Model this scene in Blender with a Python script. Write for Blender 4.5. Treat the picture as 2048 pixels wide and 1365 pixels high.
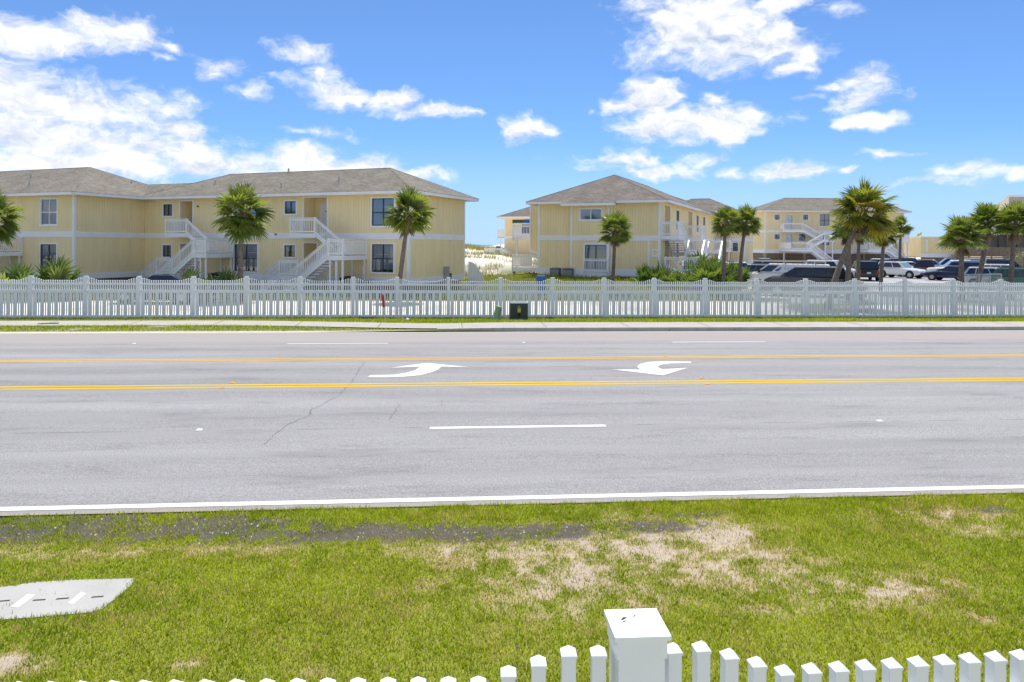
import bpy, bmesh, math, random
import numpy as np
from mathutils import Vector, Matrix
R = math.radians
for o in list(bpy.data.objects): bpy.data.objects.remove(o)
scene = bpy.context.scene
C = scene.collection
random.seed(7)
rng = np.random.default_rng(7)

# ------------------------------------------------------------------ camera
# level camera with a lens shift; pixels of the 2048 x 1365 photograph give directions
F, PX, PY, CAMH = 1480.0, 1024.0, 490.0, 3.12
YAW, ROLL = R(4.9), R(0.42)
FWD = Vector((math.sin(YAW), math.cos(YAW), 0)); RGT = Vector((math.cos(YAW), -math.sin(YAW), 0)); UP = Vector((0, 0, 1))
CR = RGT*math.cos(ROLL) + UP*math.sin(ROLL); CU = UP*math.cos(ROLL) - RGT*math.sin(ROLL)
CAM = Vector((0, 0, CAMH))
def ray(x, y): return FWD + CR*((x-PX)/F) + CU*((PY-y)/F)
def ground(x, y, z=0.0):
    d = ray(x, y); return CAM + d*((z-CAMH)/d.z)
def at(x, y, Z): return CAM + ray(x, y)*Z
def cw(a, b, z=0.0):                      # metres right of / ahead of the camera -> world
    p = RGT*a + FWD*b; return Vector((p.x, p.y, z))
def onY(x, y, Y):                         # point of the pixel ray on the vertical plane Y
    d = ray(x, y); return CAM + d*(Y/d.y)
cd = bpy.data.cameras.new('camera'); cam = bpy.data.objects.new('camera', cd); C.objects.link(cam)
cd.sensor_width = 36; cd.lens = 36*F/2048; cd.shift_y = -(682.5-PY)/2048; cd.clip_start = 0.05; cd.clip_end = 20000
m = Matrix((CR, CU, -FWD)).transposed().to_4x4(); m.translation = CAM
cam.matrix_world = m; scene.camera = cam

# ------------------------------------------------------------------ light
SUN_EL = R(66); SUN_DIR = (RGT*0.12 + FWD*0.99).normalized()       # high sun beyond the houses
sl = bpy.data.lights.new('sun', 'SUN'); sl.energy = 2.8; sl.angle = R(0.5); sl.color = (1, .965, .91)
sun = bpy.data.objects.new('sun', sl); C.objects.link(sun)
sv = SUN_DIR*math.cos(SUN_EL) + UP*math.sin(SUN_EL)
sun.rotation_euler = sv.to_track_quat('Z', 'Y').to_euler(); sun.location = (0, 20, 60)
vs = scene.view_settings; vs.view_transform = 'Standard'; vs.look = 'None'; vs.exposure = 1.1; vs.gamma = 1; vs.use_curve_mapping = False
scene.render.engine = 'CYCLES'; scene.render.resolution_x = 1024; scene.render.resolution_y = 682

# ------------------------------------------------------------------ sky with fair-weather clouds
world = bpy.data.worlds.new('World'); scene.world = world; world.use_nodes = True
world.cycles.sampling_method = 'MANUAL'; world.cycles.sample_map_resolution = 512
nt = world.node_tree; N = nt.nodes; L = nt.links; N.clear()
def nd(t, **k):
    n = N.new(t)
    for a, b in k.items(): setattr(n, a, b)
    return n
def mth(op, a, b=None, c=None, clamp=False):
    n = nd('ShaderNodeMath', operation=op, use_clamp=clamp)
    for i, v in enumerate((a, b, c)):
        if v is None: continue
        if isinstance(v, (int, float)): n.inputs[i].default_value = v
        else: L.new(v, n.inputs[i])
    return n.outputs[0]
def vmth(op, a, b=None):
    n = nd('ShaderNodeVectorMath', operation=op)
    for i, v in enumerate((a, b)):
        if v is None: continue
        if isinstance(v, (tuple, list)): n.inputs[i].default_value = v
        else: L.new(v, n.inputs[i])
    return n.outputs['Value'] if op == 'LENGTH' else n.outputs[0]
sky = nd('ShaderNodeTexSky', sky_type='NISHITA', sun_disc=False)
sky.sun_elevation = SUN_EL; sky.sun_rotation = math.atan2(SUN_DIR.x, SUN_DIR.y)
sky.air_density = 0.55; sky.dust_density = 0.0; sky.ozone_density = 4.0; sky.altitude = 0
tc = nd('ShaderNodeTexCoord')
lv_ = vmth('NORMALIZE', vmth('ADD', tc.outputs['Generated'], (0, 0, .06))); L.new(lv_, sky.inputs[0])     # thin, dry sea air: little whitening low down
sep = nd('ShaderNodeSeparateXYZ'); L.new(tc.outputs['Generated'], sep.inputs[0])
az = mth('ARCTAN2', sep.outputs[0], sep.outputs[1]); el = mth('ARCSINE', sep.outputs[2])
cmb = nd('ShaderNodeCombineXYZ'); L.new(az, cmb.inputs[0]); L.new(el, cmb.inputs[1]); P = cmb.outputs[0]
def noise(vec, scale, detail, rough, out='Fac', sy=1.5):
    v = vmth('MULTIPLY', vec, (1, sy, 1))
    n = nd('ShaderNodeTexNoise'); n.inputs['Scale'].default_value = scale; n.inputs['Detail'].default_value = detail
    n.inputs['Roughness'].default_value = rough; L.new(v, n.inputs['Vector']); return n.outputs[out]
wv = vmth('SUBTRACT', noise(P, 16, 3, .6, 'Color'), (.5, .5, .5))
Pw = vmth('ADD', P, vmth('MULTIPLY', wv, (.07, .035, 0)))
# x, y, half width, half height (pixels), weight
BLOBS = [(40,185,135,58,1.0),(150,215,190,62,1.0),(60,270,260,60,1.0),(230,290,260,50,.95),(350,255,85,22,.8),(120,325,300,36,.9),(420,325,170,34,.9),
 (610,318,95,38,1.0),(700,335,150,32,.95),(820,352,90,22,.8),(500,350,120,20,.7),(70,72,135,34,.9),(225,66,100,40,.95),(345,98,26,12,.7),(320,118,28,9,.5),
 (445,138,60,26,.85),(500,180,45,18,.5),(600,108,75,24,.75),(640,150,42,26,.7),(580,160,40,20,.55),(665,190,70,30,.85),(780,200,62,28,.85),(860,225,110,18,.85),(935,222,52,12,.75),
 (640,265,75,12,.55),(1040,256,62,28,.8),(1385,50,165,78,1.1),(1460,100,150,48,1.0),(1560,75,65,38,.9),(1600,105,55,36,.75),(1580,138,55,14,.6),(1560,5,80,22,.8),(1665,16,46,18,.85),
 (1305,195,76,40,1.05),(1250,212,55,24,.9),(1400,250,175,46,1.05),(1480,240,80,36,.95),(1290,262,85,22,.85),(1360,288,60,18,.7),(1190,225,26,14,.6),(1430,205,40,20,.6),
 (1250,318,130,20,.6),(1300,340,160,14,.65),(1410,320,50,18,.85),(1590,343,90,18,.85),(1470,343,26,10,.5),(1690,340,30,10,.55),(1720,155,60,24,.9),(1665,170,45,14,.8),(1715,200,66,36,.95),
 (1745,245,90,17,.85),(1620,188,30,12,.6),(1815,198,26,14,.4),(1935,342,75,14,.5),(1830,365,90,12,.5),(1780,305,40,6,.35),(2050,340,30,14,.5)]
blobs = []
for (x, y, rx, ry, w) in BLOBS:
    d = ray(x, y).normalized(); blobs.append((math.atan2(d.x, d.y), math.asin(d.z), rx/F*.97, ry/F*1.0, w))
M = None
for (a, e, rx, ry, w) in blobs:
    v = vmth('MULTIPLY', vmth('SUBTRACT', Pw, (a, e, 0)), (1/rx, 1/ry, 0))
    k = mth('MULTIPLY_ADD', vmth('LENGTH', v), -w, w)
    M = k if M is None else mth('SMOOTH_MAX', M, k, .12)
# unseen cumulus all round outside the view, thickened to add light to the shade
big = nd('ShaderNodeTexNoise'); big.inputs['Scale'].default_value = 3.2; big.inputs['Detail'].default_value = 2; L.new(vmth('MULTIPLY', tc.outputs['Generated'], (1, 1, 1.6)), big.inputs['Vector'])
def outside(v, lo, hi):
    r = nd('ShaderNodeMapRange', interpolation_type='SMOOTHSTEP'); L.new(v, r.inputs[0]); r.inputs[1].default_value = lo; r.inputs[2].default_value = hi; return r.outputs[0]
om = mth('MAXIMUM', outside(mth('ABSOLUTE', mth('SUBTRACT', az, YAW)), .62, .80), outside(el, .36, .50))
Mo = mth('MULTIPLY_ADD', mth('SUBTRACT', big.outputs['Fac'], .47), 5.0, mth('MULTIPLY', mth('SUBTRACT', om, 1.), 4.))
M = mth('SMOOTH_MAX', M, Mo, .12)
fb = noise(Pw, 13, 9, .62); fb2 = noise(vmth('ADD', Pw, (0, .012, 0)), 13, 9, .62)
fine = noise(P, 55, 6, .6)
dens = mth('ADD', mth('MULTIPLY_ADD', mth('SUBTRACT', fb, .5), 2.3, M), mth('MULTIPLY', mth('SUBTRACT', fine, .5), .42))
ss = nd('ShaderNodeMapRange', interpolation_type='SMOOTHSTEP'); L.new(dens, ss.inputs[0])
ss.inputs[1].default_value = -.10; ss.inputs[2].default_value = .72
lit = mth('MULTIPLY_ADD', mth('SUBTRACT', fb, fb2), 4.5, .74, clamp=True)       # puffs brighter towards the sun above
thick = nd('ShaderNodeMapRange'); L.new(M, thick.inputs[0]); thick.inputs[1].default_value = .35; thick.inputs[2].default_value = 1.0
thick.inputs[3].default_value = 1.0; thick.inputs[4].default_value = .80
lit = mth('MULTIPLY', lit, thick.outputs[0])
cc = nd('ShaderNodeMix', data_type='RGBA'); L.new(lit, cc.inputs['Factor'])
cc.inputs['A'].default_value = (2.9, 3.25, 4.0, 1); cc.inputs['B'].default_value = (5.2, 5.25, 5.35, 1)
mixc = nd('ShaderNodeMix', data_type='RGBA'); L.new(ss.outputs[0], mixc.inputs['Factor'])
skc = nd('ShaderNodeMix', data_type='RGBA', blend_type='MULTIPLY'); skc.inputs['Factor'].default_value = 1; L.new(sky.outputs[0], skc.inputs['A']); skc.inputs['B'].default_value = (.745, .905, .99, 1)
hz = nd('ShaderNodeMapRange', interpolation_type='SMOOTHSTEP'); L.new(el, hz.inputs[0]); hz.inputs[1].default_value = .15; hz.inputs[2].default_value = -.01; hz.inputs[4].default_value = .85
hc = nd('ShaderNodeMix', data_type='RGBA'); L.new(hz.outputs[0], hc.inputs['Factor']); L.new(skc.outputs['Result'], hc.inputs['A']); hc.inputs['B'].default_value = (2.45, 3.3, 4.35, 1)     # sea haze low down
L.new(hc.outputs['Result'], mixc.inputs['A']); L.new(cc.outputs['Result'], mixc.inputs['B'])
bg = nd('ShaderNodeBackground'); bg.inputs['Strength'].default_value = 0.10; L.new(mixc.outputs['Result'], bg.inputs[0])
wo = nd('ShaderNodeOutputWorld'); L.new(bg.outputs[0], wo.inputs[0])

# ------------------------------------------------------------------ helpers
class MB:
    def __init__(s): s.v, s.f = [], []
    def face(s, pts):
        n = len(s.v); s.v += [tuple(p) for p in pts]; s.f.append(tuple(range(n, n+len(pts)))); return s
    def box(s, x0, x1, y0, y1, z0, z1):
        n = len(s.v); s.v += [(x, y, z) for z in (z0, z1) for (x, y) in ((x0, y0), (x1, y0), (x1, y1), (x0, y1))]
        s.f += [tuple(n+i for i in q) for q in ((3,2,1,0),(4,5,6,7),(0,1,5,4),(1,2,6,5),(2,3,7,6),(3,0,4,7))]; return s
    def bar(s, p0, p1, w, h, up=(0,0,1)):            # rectangular bar, w across, h along up
        p0, p1 = Vector(p0), Vector(p1); d = (p1-p0).normalized(); a = d.cross(Vector(up))
        a = a.normalized() if a.length > 1e-5 else Vector((1,0,0)); b = a.cross(d).normalized()
        n = len(s.v)
        for p in (p0, p1):
            for (i, j) in ((-1,-1),(1,-1),(1,1),(-1,1)): s.v.append(tuple(p+a*(i*w/2)+b*(j*h/2)))
        s.f += [tuple(n+i for i in q) for q in ((3,2,1,0),(4,5,6,7),(0,1,5,4),(1,2,6,5),(2,3,7,6),(3,0,4,7))]; return s
    def vbar(s, p0, p1, w, h):                       # bar whose ends and height stay vertical (sloping stringers)
        p0, p1 = Vector(p0), Vector(p1); d = Vector((p1.x-p0.x, p1.y-p0.y, 0)).normalized(); a = Vector((d.y, -d.x, 0))
        n = len(s.v)
        for p in (p0, p1):
            for (i, j) in ((-1,0),(1,0),(1,1),(-1,1)): s.v.append(tuple(p+a*(i*w/2)+Vector((0,0,j*h))))
        s.f += [tuple(n+i for i in q) for q in ((3,2,1,0),(4,5,6,7),(0,1,5,4),(1,2,6,5),(2,3,7,6),(3,0,4,7))]; return s
    def prism(s, poly, z0, z1):
        n = len(s.v); k = len(poly); s.v += [(p[0], p[1], z0) for p in poly] + [(p[0], p[1], z1) for p in poly]
        s.f += [tuple(n+i for i in reversed(range(k))), tuple(n+k+i for i in range(k))]
        s.f += [(n+i, n+(i+1) % k, n+k+(i+1) % k, n+k+i) for i in range(k)]; return s
    def tube(s, pts, radii, k=8, caps=True):
        n = len(s.v); pts = [Vector(p) for p in pts]
        for i, p in enumerate(pts):
            d = (pts[min(i+1, len(pts)-1)]-pts[max(i-1, 0)]).normalized(); a = d.orthogonal().normalized() if abs(d.z) < .9 else Vector((1,0,0))
            a = (a-d*a.dot(d)).normalized(); b = d.cross(a)
            for j in range(k):
                t = 2*math.pi*j/k; s.v.append(tuple(p+(a*math.cos(t)+b*math.sin(t))*radii[i]))
        for i in range(len(pts)-1):
            for j in range(k): s.f.append((n+i*k+j, n+i*k+(j+1) % k, n+(i+1)*k+(j+1) % k, n+(i+1)*k+j))
        if caps: s.f += [tuple(n+j for j in reversed(range(k))), tuple(n+(len(pts)-1)*k+j for j in range(k))]
        return s
    def mesh(s, name, mat, smooth=False):
        me = bpy.data.meshes.new(name); me.from_pydata(s.v, [], s.f); me.update()
        if mat: me.materials.append(mat)
        if smooth: me.polygons.foreach_set('use_smooth', [True]*len(me.polygons))
        return me
    def each(s, name, mat, parent=None):                # every box an object of its own
        for i in range(0, len(s.v), 8):
            b = MB(); b.v = s.v[i:i+8]; b.f = [(3,2,1,0),(4,5,6,7),(0,1,5,4),(1,2,6,5),(2,3,7,6),(3,0,4,7)]; b.build(name, mat, parent)
    def build(s, name, mat, parent=None, loc=None, rz=0, smooth=False):
        return put(name, s.mesh(name, mat, smooth), parent, loc, rz)
def put(name, me, parent=None, loc=None, rz=0):
    o = bpy.data.objects.new(name, me); C.objects.link(o)
    if parent: o.parent = parent
    if loc is not None: o.location = loc
    if rz: o.rotation_euler = (0, 0, rz)
    return o
def tag(o, label=None, cat=None, group=None, kind=None):
    if label: o['label'] = label
    if cat: o['category'] = cat
    if group: o['group'] = group
    if kind: o['kind'] = kind
    return o
def thing(name, label, cat, loc=(0,0,0), rz=0, group=None):
    o = bpy.data.objects.new(name, None); C.objects.link(o); o.empty_display_size = .2
    o.location = loc; o.rotation_euler = (0, 0, rz); return tag(o, label, cat, group)
def copy_tree(o, parent=None):
    c = o.copy(); C.objects.link(c); c.parent = parent
    for ch in list(o.children): copy_tree(ch, c)
    return c

# numpy value noise
_T = rng.random((256, 256))
def vnoise(x, y):
    xi = np.floor(x).astype(int); yi = np.floor(y).astype(int); fx = x-xi; fy = y-yi
    fx = fx*fx*(3-2*fx); fy = fy*fy*(3-2*fy); xi &= 255; yi &= 255; x1 = (xi+1) & 255; y1 = (yi+1) & 255
    return (_T[xi, yi]*(1-fx)+_T[x1, yi]*fx)*(1-fy)+(_T[xi, y1]*(1-fx)+_T[x1, y1]*fx)*fy
def fbm(x, y, o=4):
    s = 0; a = .5; t = 0
    for i in range(o): s = s+a*vnoise(x*2**i+17*i, y*2**i+31*i); t += a; a *= .5
    return s/t
def sstep(a, b, x):
    t = np.clip((x-a)/(b-a), 0, 1); return t*t*(3-2*t)

# ------------------------------------------------------------------ materials
def newmat(name):
    m = bpy.data.materials.new(name); m.use_nodes = True; return m, m.node_tree.nodes, m.node_tree.links, m.node_tree.nodes['Principled BSDF']
def col(c): return (c[0], c[1], c[2], 1)
def nz(n, l, vec, scale, detail=4, rough=.6):
    t = n.new('ShaderNodeTexNoise'); t.inputs['Scale'].default_value = scale; t.inputs['Detail'].default_value = detail
    t.inputs['Roughness'].default_value = rough; l.new(vec, t.inputs['Vector']); return t.outputs['Fac']
def ramp(n, l, fac, stops):
    r = n.new('ShaderNodeValToRGB'); e = r.color_ramp.elements
    while len(e) < len(stops): e.new(.5)
    for i, (p, c) in enumerate(stops): e[i].position = p; e[i].color = col(c)
    l.new(fac, r.inputs[0]); return r.outputs[0]
def mixrgb(n, l, fac, a, b, mode='MIX'):
    x = n.new('ShaderNodeMix'); x.data_type = 'RGBA'; x.blend_type = mode
    for s, v in (('Factor', fac), ('A', a), ('B', b)):
        if isinstance(v, (int, float)): x.inputs[s].default_value = v
        elif isinstance(v, tuple): x.inputs[s].default_value = col(v)
        else: l.new(v, x.inputs[s])
    return x.outputs['Result']
def mm(n, l, op, a, b=None, clamp=False):
    x = n.new('ShaderNodeMath'); x.operation = op; x.use_clamp = clamp
    for i, v in enumerate((a, b)):
        if v is None: continue
        if isinstance(v, (int, float)): x.inputs[i].default_value = v
        else: l.new(v, x.inputs[i])
    return x.outputs[0]
def bump(n, l, b, h, strength, dist):
    x = n.new('ShaderNodeBump'); x.inputs['Strength'].default_value = strength; x.inputs['Distance'].default_value = dist
    l.new(h, x.inputs['Height']); l.new(x.outputs[0], b.inputs['Normal'])
def pmat(name, c, rough=.6, var=.12, scale=3., metal=0., bmp=0., spec=.5, bscale=None, coat=0.):
    m, n, l, b = newmat(name); tcn = n.new('ShaderNodeTexCoord').outputs['Object']
    f = nz(n, l, tcn, scale, 5, .65)
    lo = tuple(v*(1-var) for v in c); hi = tuple(min(1, v*(1+var)) for v in c)
    l.new(ramp(n, l, f, [(.3, lo), (.7, hi)]), b.inputs['Base Color'])
    b.inputs['Roughness'].default_value = rough; b.inputs['Metallic'].default_value = metal; b.inputs['Specular IOR Level'].default_value = spec
    b.inputs['Coat Weight'].default_value = coat; b.inputs['Coat Roughness'].default_value = .05
    if bmp: bump(n, l, b, nz(n, l, tcn, bscale or scale*8, 4), bmp, .01)
    return m
def attr_mat(name, attr, rough, fine, famt, bmp, bd=.02, big=None):
    m, n, l, b = newmat(name); tcn = n.new('ShaderNodeTexCoord').outputs['Object']
    a = n.new('ShaderNodeAttribute'); a.attribute_name = attr
    f = nz(n, l, tcn, fine, 5, .7); g = ramp(n, l, f, [(.25, (1-famt,)*3), (.75, (1+famt,)*3)])
    l.new(mixrgb(n, l, 1., a.outputs['Color'], g, 'MULTIPLY'), b.inputs['Base Color'])
    b.inputs['Roughness'].default_value = rough; b.inputs['Specular IOR Level'].default_value = .2
    bump(n, l, b, f, bmp, bd); return m

MT = {}
def siding(name, c):
    m, n, l, b = newmat(name); tcn = n.new('ShaderNodeTexCoord').outputs['Object']
    s = n.new('ShaderNodeSeparateXYZ'); l.new(tcn, s.inputs[0]); u = mm(n, l, 'ADD', s.outputs[0], s.outputs[1])
    fr = mm(n, l, 'FRACT', mm(n, l, 'DIVIDE', u, .205)); g = mm(n, l, 'LESS_THAN', fr, .085)
    pan = n.new('ShaderNodeTexWhiteNoise'); pan.noise_dimensions = '1D'; l.new(mm(n, l, 'FLOOR', mm(n, l, 'DIVIDE', u, 1.23)), pan.inputs['W'])
    mp = n.new('ShaderNodeMapping'); mp.inputs['Scale'].default_value = (1.6, 1.6, .35); l.new(tcn, mp.inputs[0])
    f = nz(n, l, mp.outputs[0], 1.1, 6, .65)
    base = ramp(n, l, f, [(.25, tuple(v*.88 for v in c)), (.75, tuple(v*1.07 for v in c))])
    base = mixrgb(n, l, mm(n, l, 'MULTIPLY', pan.outputs[0], .10), base, (c[0]*.9, c[1]*.84, c[2]*.75))
    base = mixrgb(n, l, mm(n, l, 'MULTIPLY', g, .38), base, (c[0]*.45, c[1]*.42, c[2]*.36))
    l.new(base, b.inputs['Base Color']); b.inputs['Roughness'].default_value = .75; b.inputs['Specular IOR Level'].default_value = .25
    bump(n, l, b, mm(n, l, 'SUBTRACT', 1., g), .6, .012); return m
MT['siding'] = siding('siding_yellow', (.95, .79, .465))
MT['siding_tan'] = siding('siding_tan', (.62, .53, .38))
MT['white'] = pmat('white_paint', (.87, .875, .90), .45, .05, 1.2, bmp=.05)
MT['vinyl'] = pmat('white_vinyl', (.82, .835, .875), .35, .05, 2.5, spec=.5)
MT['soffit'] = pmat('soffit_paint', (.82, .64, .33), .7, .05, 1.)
MT['deck'] = pmat('deck_wood', (.42, .40, .37), .8, .15, 3.)
MT['dark_frame'] = pmat('bronze_sash', (.035, .032, .032), .4, .1, 4.)
MT['door'] = pmat('door_paint', (.74, .74, .76), .4, .03, 2.)
MT['metal'] = pmat('grey_metal', (.42, .43, .44), .4, .08, 5., metal=.6)
MT['dark_metal'] = pmat('dark_grey_metal', (.10, .11, .115), .5, .15, 6.)
MT['blind'] = pmat('blind_fabric', (.50, .54, .60), .8, .06, 2.)
MT['blind_green'] = pmat('blind_green', (.20, .27, .25), .8, .06, 2.)
MT['room'] = pmat('room_dark', (.03, .032, .035), .9, .2, 1.)
def glassmat(name, tint=(.6, .68, .75), base=.10):
    m, n, l, b = newmat(name); n.remove(b); o = n['Material Output']
    t = n.new('ShaderNodeBsdfTransparent'); t.inputs[0].default_value = col(tint)
    g = n.new('ShaderNodeBsdfGlossy'); g.inputs['Roughness'].default_value = .03; g.inputs['Color'].default_value = (.9, .95, 1, 1)
    fr = n.new('ShaderNodeFresnel'); fr.inputs[0].default_value = 1.5
    x = n.new('ShaderNodeMixShader'); l.new(mm(n, l, 'ADD', fr.outputs[0], base, True), x.inputs[0]); l.new(t.outputs[0], x.inputs[1]); l.new(g.outputs[0], x.inputs[2])
    l.new(x.outputs[0], o.inputs[0]); return m
MT['glass'] = glassmat('window_glass')
def roofmat(name, c1, c2):
    m, n, l, b = newmat(name); tcn = n.new('ShaderNodeTexCoord').outputs['Object']
    s = n.new('ShaderNodeSeparateXYZ'); l.new(tcn, s.inputs[0]); k = n.new('ShaderNodeCombineXYZ')
    l.new(mm(n, l, 'ADD', s.outputs[0], s.outputs[1]), k.inputs[0]); l.new(mm(n, l, 'MULTIPLY', s.outputs[2], 2.5), k.inputs[1])
    br = n.new('ShaderNodeTexBrick'); br.inputs['Color1'].default_value = col(c1); br.inputs['Color2'].default_value = col(c2)
    br.inputs['Mortar'].default_value = col(tuple(v*.5 for v in c1)); br.inputs['Scale'].default_value = 1.; br.inputs['Mortar Size'].default_value = .012
    br.inputs['Brick Width'].default_value = .33; br.inputs['Row Height'].default_value = .145; br.inputs['Bias'].default_value = 0.
    l.new(k.outputs[0], br.inputs['Vector'])
    f = nz(n, l, tcn, .6, 5, .6); g = ramp(n, l, f, [(.3, (.86,)*3), (.7, (1.12,)*3)]); f2 = nz(n, l, tcn, 9., 3, .7); g2 = ramp(n, l, f2, [(.3, (.78,)*3), (.7, (1.2,)*3)])
    l.new(mixrgb(n, l, 1., mixrgb(n, l, 1., br.outputs[0], g, 'MULTIPLY'), g2, 'MULTIPLY'), b.inputs['Base Color'])
    b.inputs['Roughness'].default_value = .95; b.inputs['Specular IOR Level'].default_value = .1; bump(n, l, b, br.outputs['Fac'], -.4, .02); return m
MT['roof'] = roofmat('shingles_grey_brown', (.175, .158, .132), (.245, .225, .19))
MT['roof2'] = roofmat('shingles_brown', (.160, .142, .124), (.225, .202, .178))
MT['asphalt_lot'] = pmat('lot_asphalt', (.29, .29, .295), .9, .12, 1.5, bmp=.2, bscale=60)
MT['concrete'] = pmat('concrete', (.35, .325, .29), .9, .10, 1.6, bmp=.15, bscale=40)
MT['timber'] = pmat('weathered_timber', (.26, .19, .13), .85, .25, 3.)
MT['trunk'] = pmat('palm_trunk', (.155, .125, .10), .95, .45, 7., bmp=.9, bscale=14)
MT['boots'] = pmat('palm_boots', (.16, .105, .065), .95, .5, 9., bmp=.6)
def leafmat(name, stops, trans=.38, rough=.36):
    m, n, l, b = newmat(name); oi = n.new('ShaderNodeObjectInfo'); tcn = n.new('ShaderNodeTexCoord').outputs['Object']
    f = mm(n, l, 'ADD', mm(n, l, 'MULTIPLY', oi.outputs['Random'], .7), mm(n, l, 'MULTIPLY', nz(n, l, tcn, 6., 2), .3))
    c = ramp(n, l, f, stops); l.new(c, b.inputs['Base Color']); b.inputs['Roughness'].default_value = rough
    t = n.new('ShaderNodeBsdfTranslucent'); l.new(mixrgb(n, l, 1., c, (1.3, 1.4, .6), 'MULTIPLY'), t.inputs[0])
    x = n.new('ShaderNodeMixShader'); x.inputs[0].default_value = trans; l.new(b.outputs[0], x.inputs[1]); l.new(t.outputs[0], x.inputs[2])
    l.new(x.outputs[0], n['Material Output'].inputs[0]); return m
MT['leaf'] = leafmat('palm_green', [(.1, (.11, .16, .026)), (.5, (.19, .24, .045)), (.9, (.31, .33, .08))])
MT['leaf_y'] = leafmat('palm_yellowing', [(.1, (.12, .15, .02)), (.45, (.25, .25, .03)), (.65, (.36, .30, .04)), (.97, (.46, .33, .07))])
MT['leaf_d'] = leafmat('palmetto_green', [(.1, (.075, .125, .03)), (.6, (.15, .21, .055)), (.9, (.25, .28, .09))])
MT['dead'] = leafmat('dry_frond', [(.1, (.16, .11, .06)), (.9, (.30, .22, .13))], .15, .8)

# ------------------------------------------------------------------ the setting: road, lawns, pavement, terrain, sea
def np_mesh(name, V, Fc, mat, cols=None, smooth=False):
    me = bpy.data.meshes.new(name); k = Fc.shape[1]
    me.vertices.add(len(V)); me.vertices.foreach_set('co', V.astype(np.float32).ravel())
    me.loops.add(Fc.size); me.loops.foreach_set('vertex_index', Fc.astype(np.int32).ravel())
    me.polygons.add(len(Fc)); me.polygons.foreach_set('loop_start', np.arange(0, Fc.size, k, dtype=np.int32))
    me.polygons.foreach_set('loop_total', np.full(len(Fc), k, dtype=np.int32))
    me.update(calc_edges=True); me.materials.append(mat)
    if cols is not None:
        a = me.color_attributes.new('soil', 'FLOAT_COLOR', 'POINT')
        a.data.foreach_set('color', np.hstack([cols, np.ones((len(V), 1))]).astype(np.float32).ravel())
    if smooth: me.polygons.foreach_set('use_smooth', np.ones(len(Fc), dtype=bool))
    me.validate(); return me
def grid(xs, ys):
    X, Y = np.meshgrid(xs, ys, indexing='ij'); nx, ny = X.shape; i = np.arange(nx*ny).reshape(nx, ny)
    Fc = np.stack([i[:-1,:-1], i[1:,:-1], i[1:,1:], i[:-1,1:]], -1).reshape(-1, 4); return X.ravel(), Y.ravel(), Fc
Y0, Y1, YC = 8.86, 26.42, 17.7
def crown(Y): return .15*max(0., 1-math.sqrt(((Y-YC)/8.9)**2+.0025))
def road_pt(x, y, dz=0.):
    z = .05
    for _ in range(8): p = ground(x, y, z); z = crown(p.y)
    return Vector((p.x, p.y, z+dz))
def roadmat():
    m, n, l, b = newmat('road_asphalt'); tcn = n.new('ShaderNodeTexCoord').outputs['Object']
    mp = n.new('ShaderNodeMapping'); mp.inputs['Scale'].default_value = (.06, 1.1, 1); l.new(tcn, mp.inputs[0])
    mp2 = n.new('ShaderNodeMapping'); mp2.inputs['Scale'].default_value = (.35, 1.6, 1); l.new(tcn, mp2.inputs[0])
    c = ramp(n, l, nz(n, l, mp.outputs[0], 1., 4, .55), [(.3, (.203, .199, .201)), (.7, (.270, .265, .267))])
    c = mixrgb(n, l, 1., c, ramp(n, l, nz(n, l, mp2.outputs[0], 1.1, 6, .7), [(.30, (.76,)*3), (.46, (.99,)*3), (.8, (1.07,)*3)]), 'MULTIPLY')
    sp = nz(n, l, tcn, 52., 3, .85)
    c = mixrgb(n, l, 1., c, ramp(n, l, sp, [(.22, (.45,)*3), (.5, (1.,)*3), (.75, (1.8,)*3)]), 'MULTIPLY')
    # the outer lane's newer pinkish surfacing, and the seam between lanes
    s = n.new('ShaderNodeSeparateXYZ'); l.new(tcn, s.inputs[0])
    far = n.new('ShaderNodeMapRange'); far.interpolation_type = 'SMOOTHSTEP'; l.new(s.outputs[1], far.inputs[0]); far.inputs[1].default_value = 22.6; far.inputs[2].default_value = 24.0
    c = mixrgb(n, l, mm(n, l, 'MULTIPLY', far.outputs[0], .8), c, (.305, .272, .250))
    d = mm(n, l, 'ABSOLUTE', mm(n, l, 'SUBTRACT', s.outputs[1], 12.42))
    seam = mm(n, l, 'MULTIPLY', mm(n, l, 'LESS_THAN', d, .018), ramp(n, l, nz(n, l, tcn, 1.3, 3), [(.42, (0,)*3), (.6, (.5,)*3)]))
    c = mixrgb(n, l, seam, c, (.07, .07, .075))
    edge = n.new('ShaderNodeMapRange'); l.new(s.outputs[1], edge.inputs[0]); edge.inputs[1].default_value = 9.02; edge.inputs[2].default_value = 8.9
    c = mixrgb(n, l, mm(n, l, 'MULTIPLY', edge.outputs[0], .75), c, (.30, .265, .225))
    l.new(c, b.inputs['Base Color']); b.inputs['Roughness'].default_value = .88; b.inputs['Specular IOR Level'].default_value = .25
    bump(n, l, b, nz(n, l, tcn, 90., 2, .7), .35, .006); return m
MT['road'] = roadmat()
ys = [Y0, 9.1, 10.5, 12.4, 14, 15.5, 16.6, 17.2, 17.7, 18.2, 18.8, 20, 21.5, 23, 24.5, 25.6, Y1]
xs = np.linspace(-260, 260, 60); X, Y, Fc = grid(xs, np.array(ys))
road = put('road', np_mesh('road', np.stack([X, Y, np.array([crown(y) for y in Y])], 1), Fc, MT['road'], smooth=True)); tag(road, kind='structure')
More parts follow.
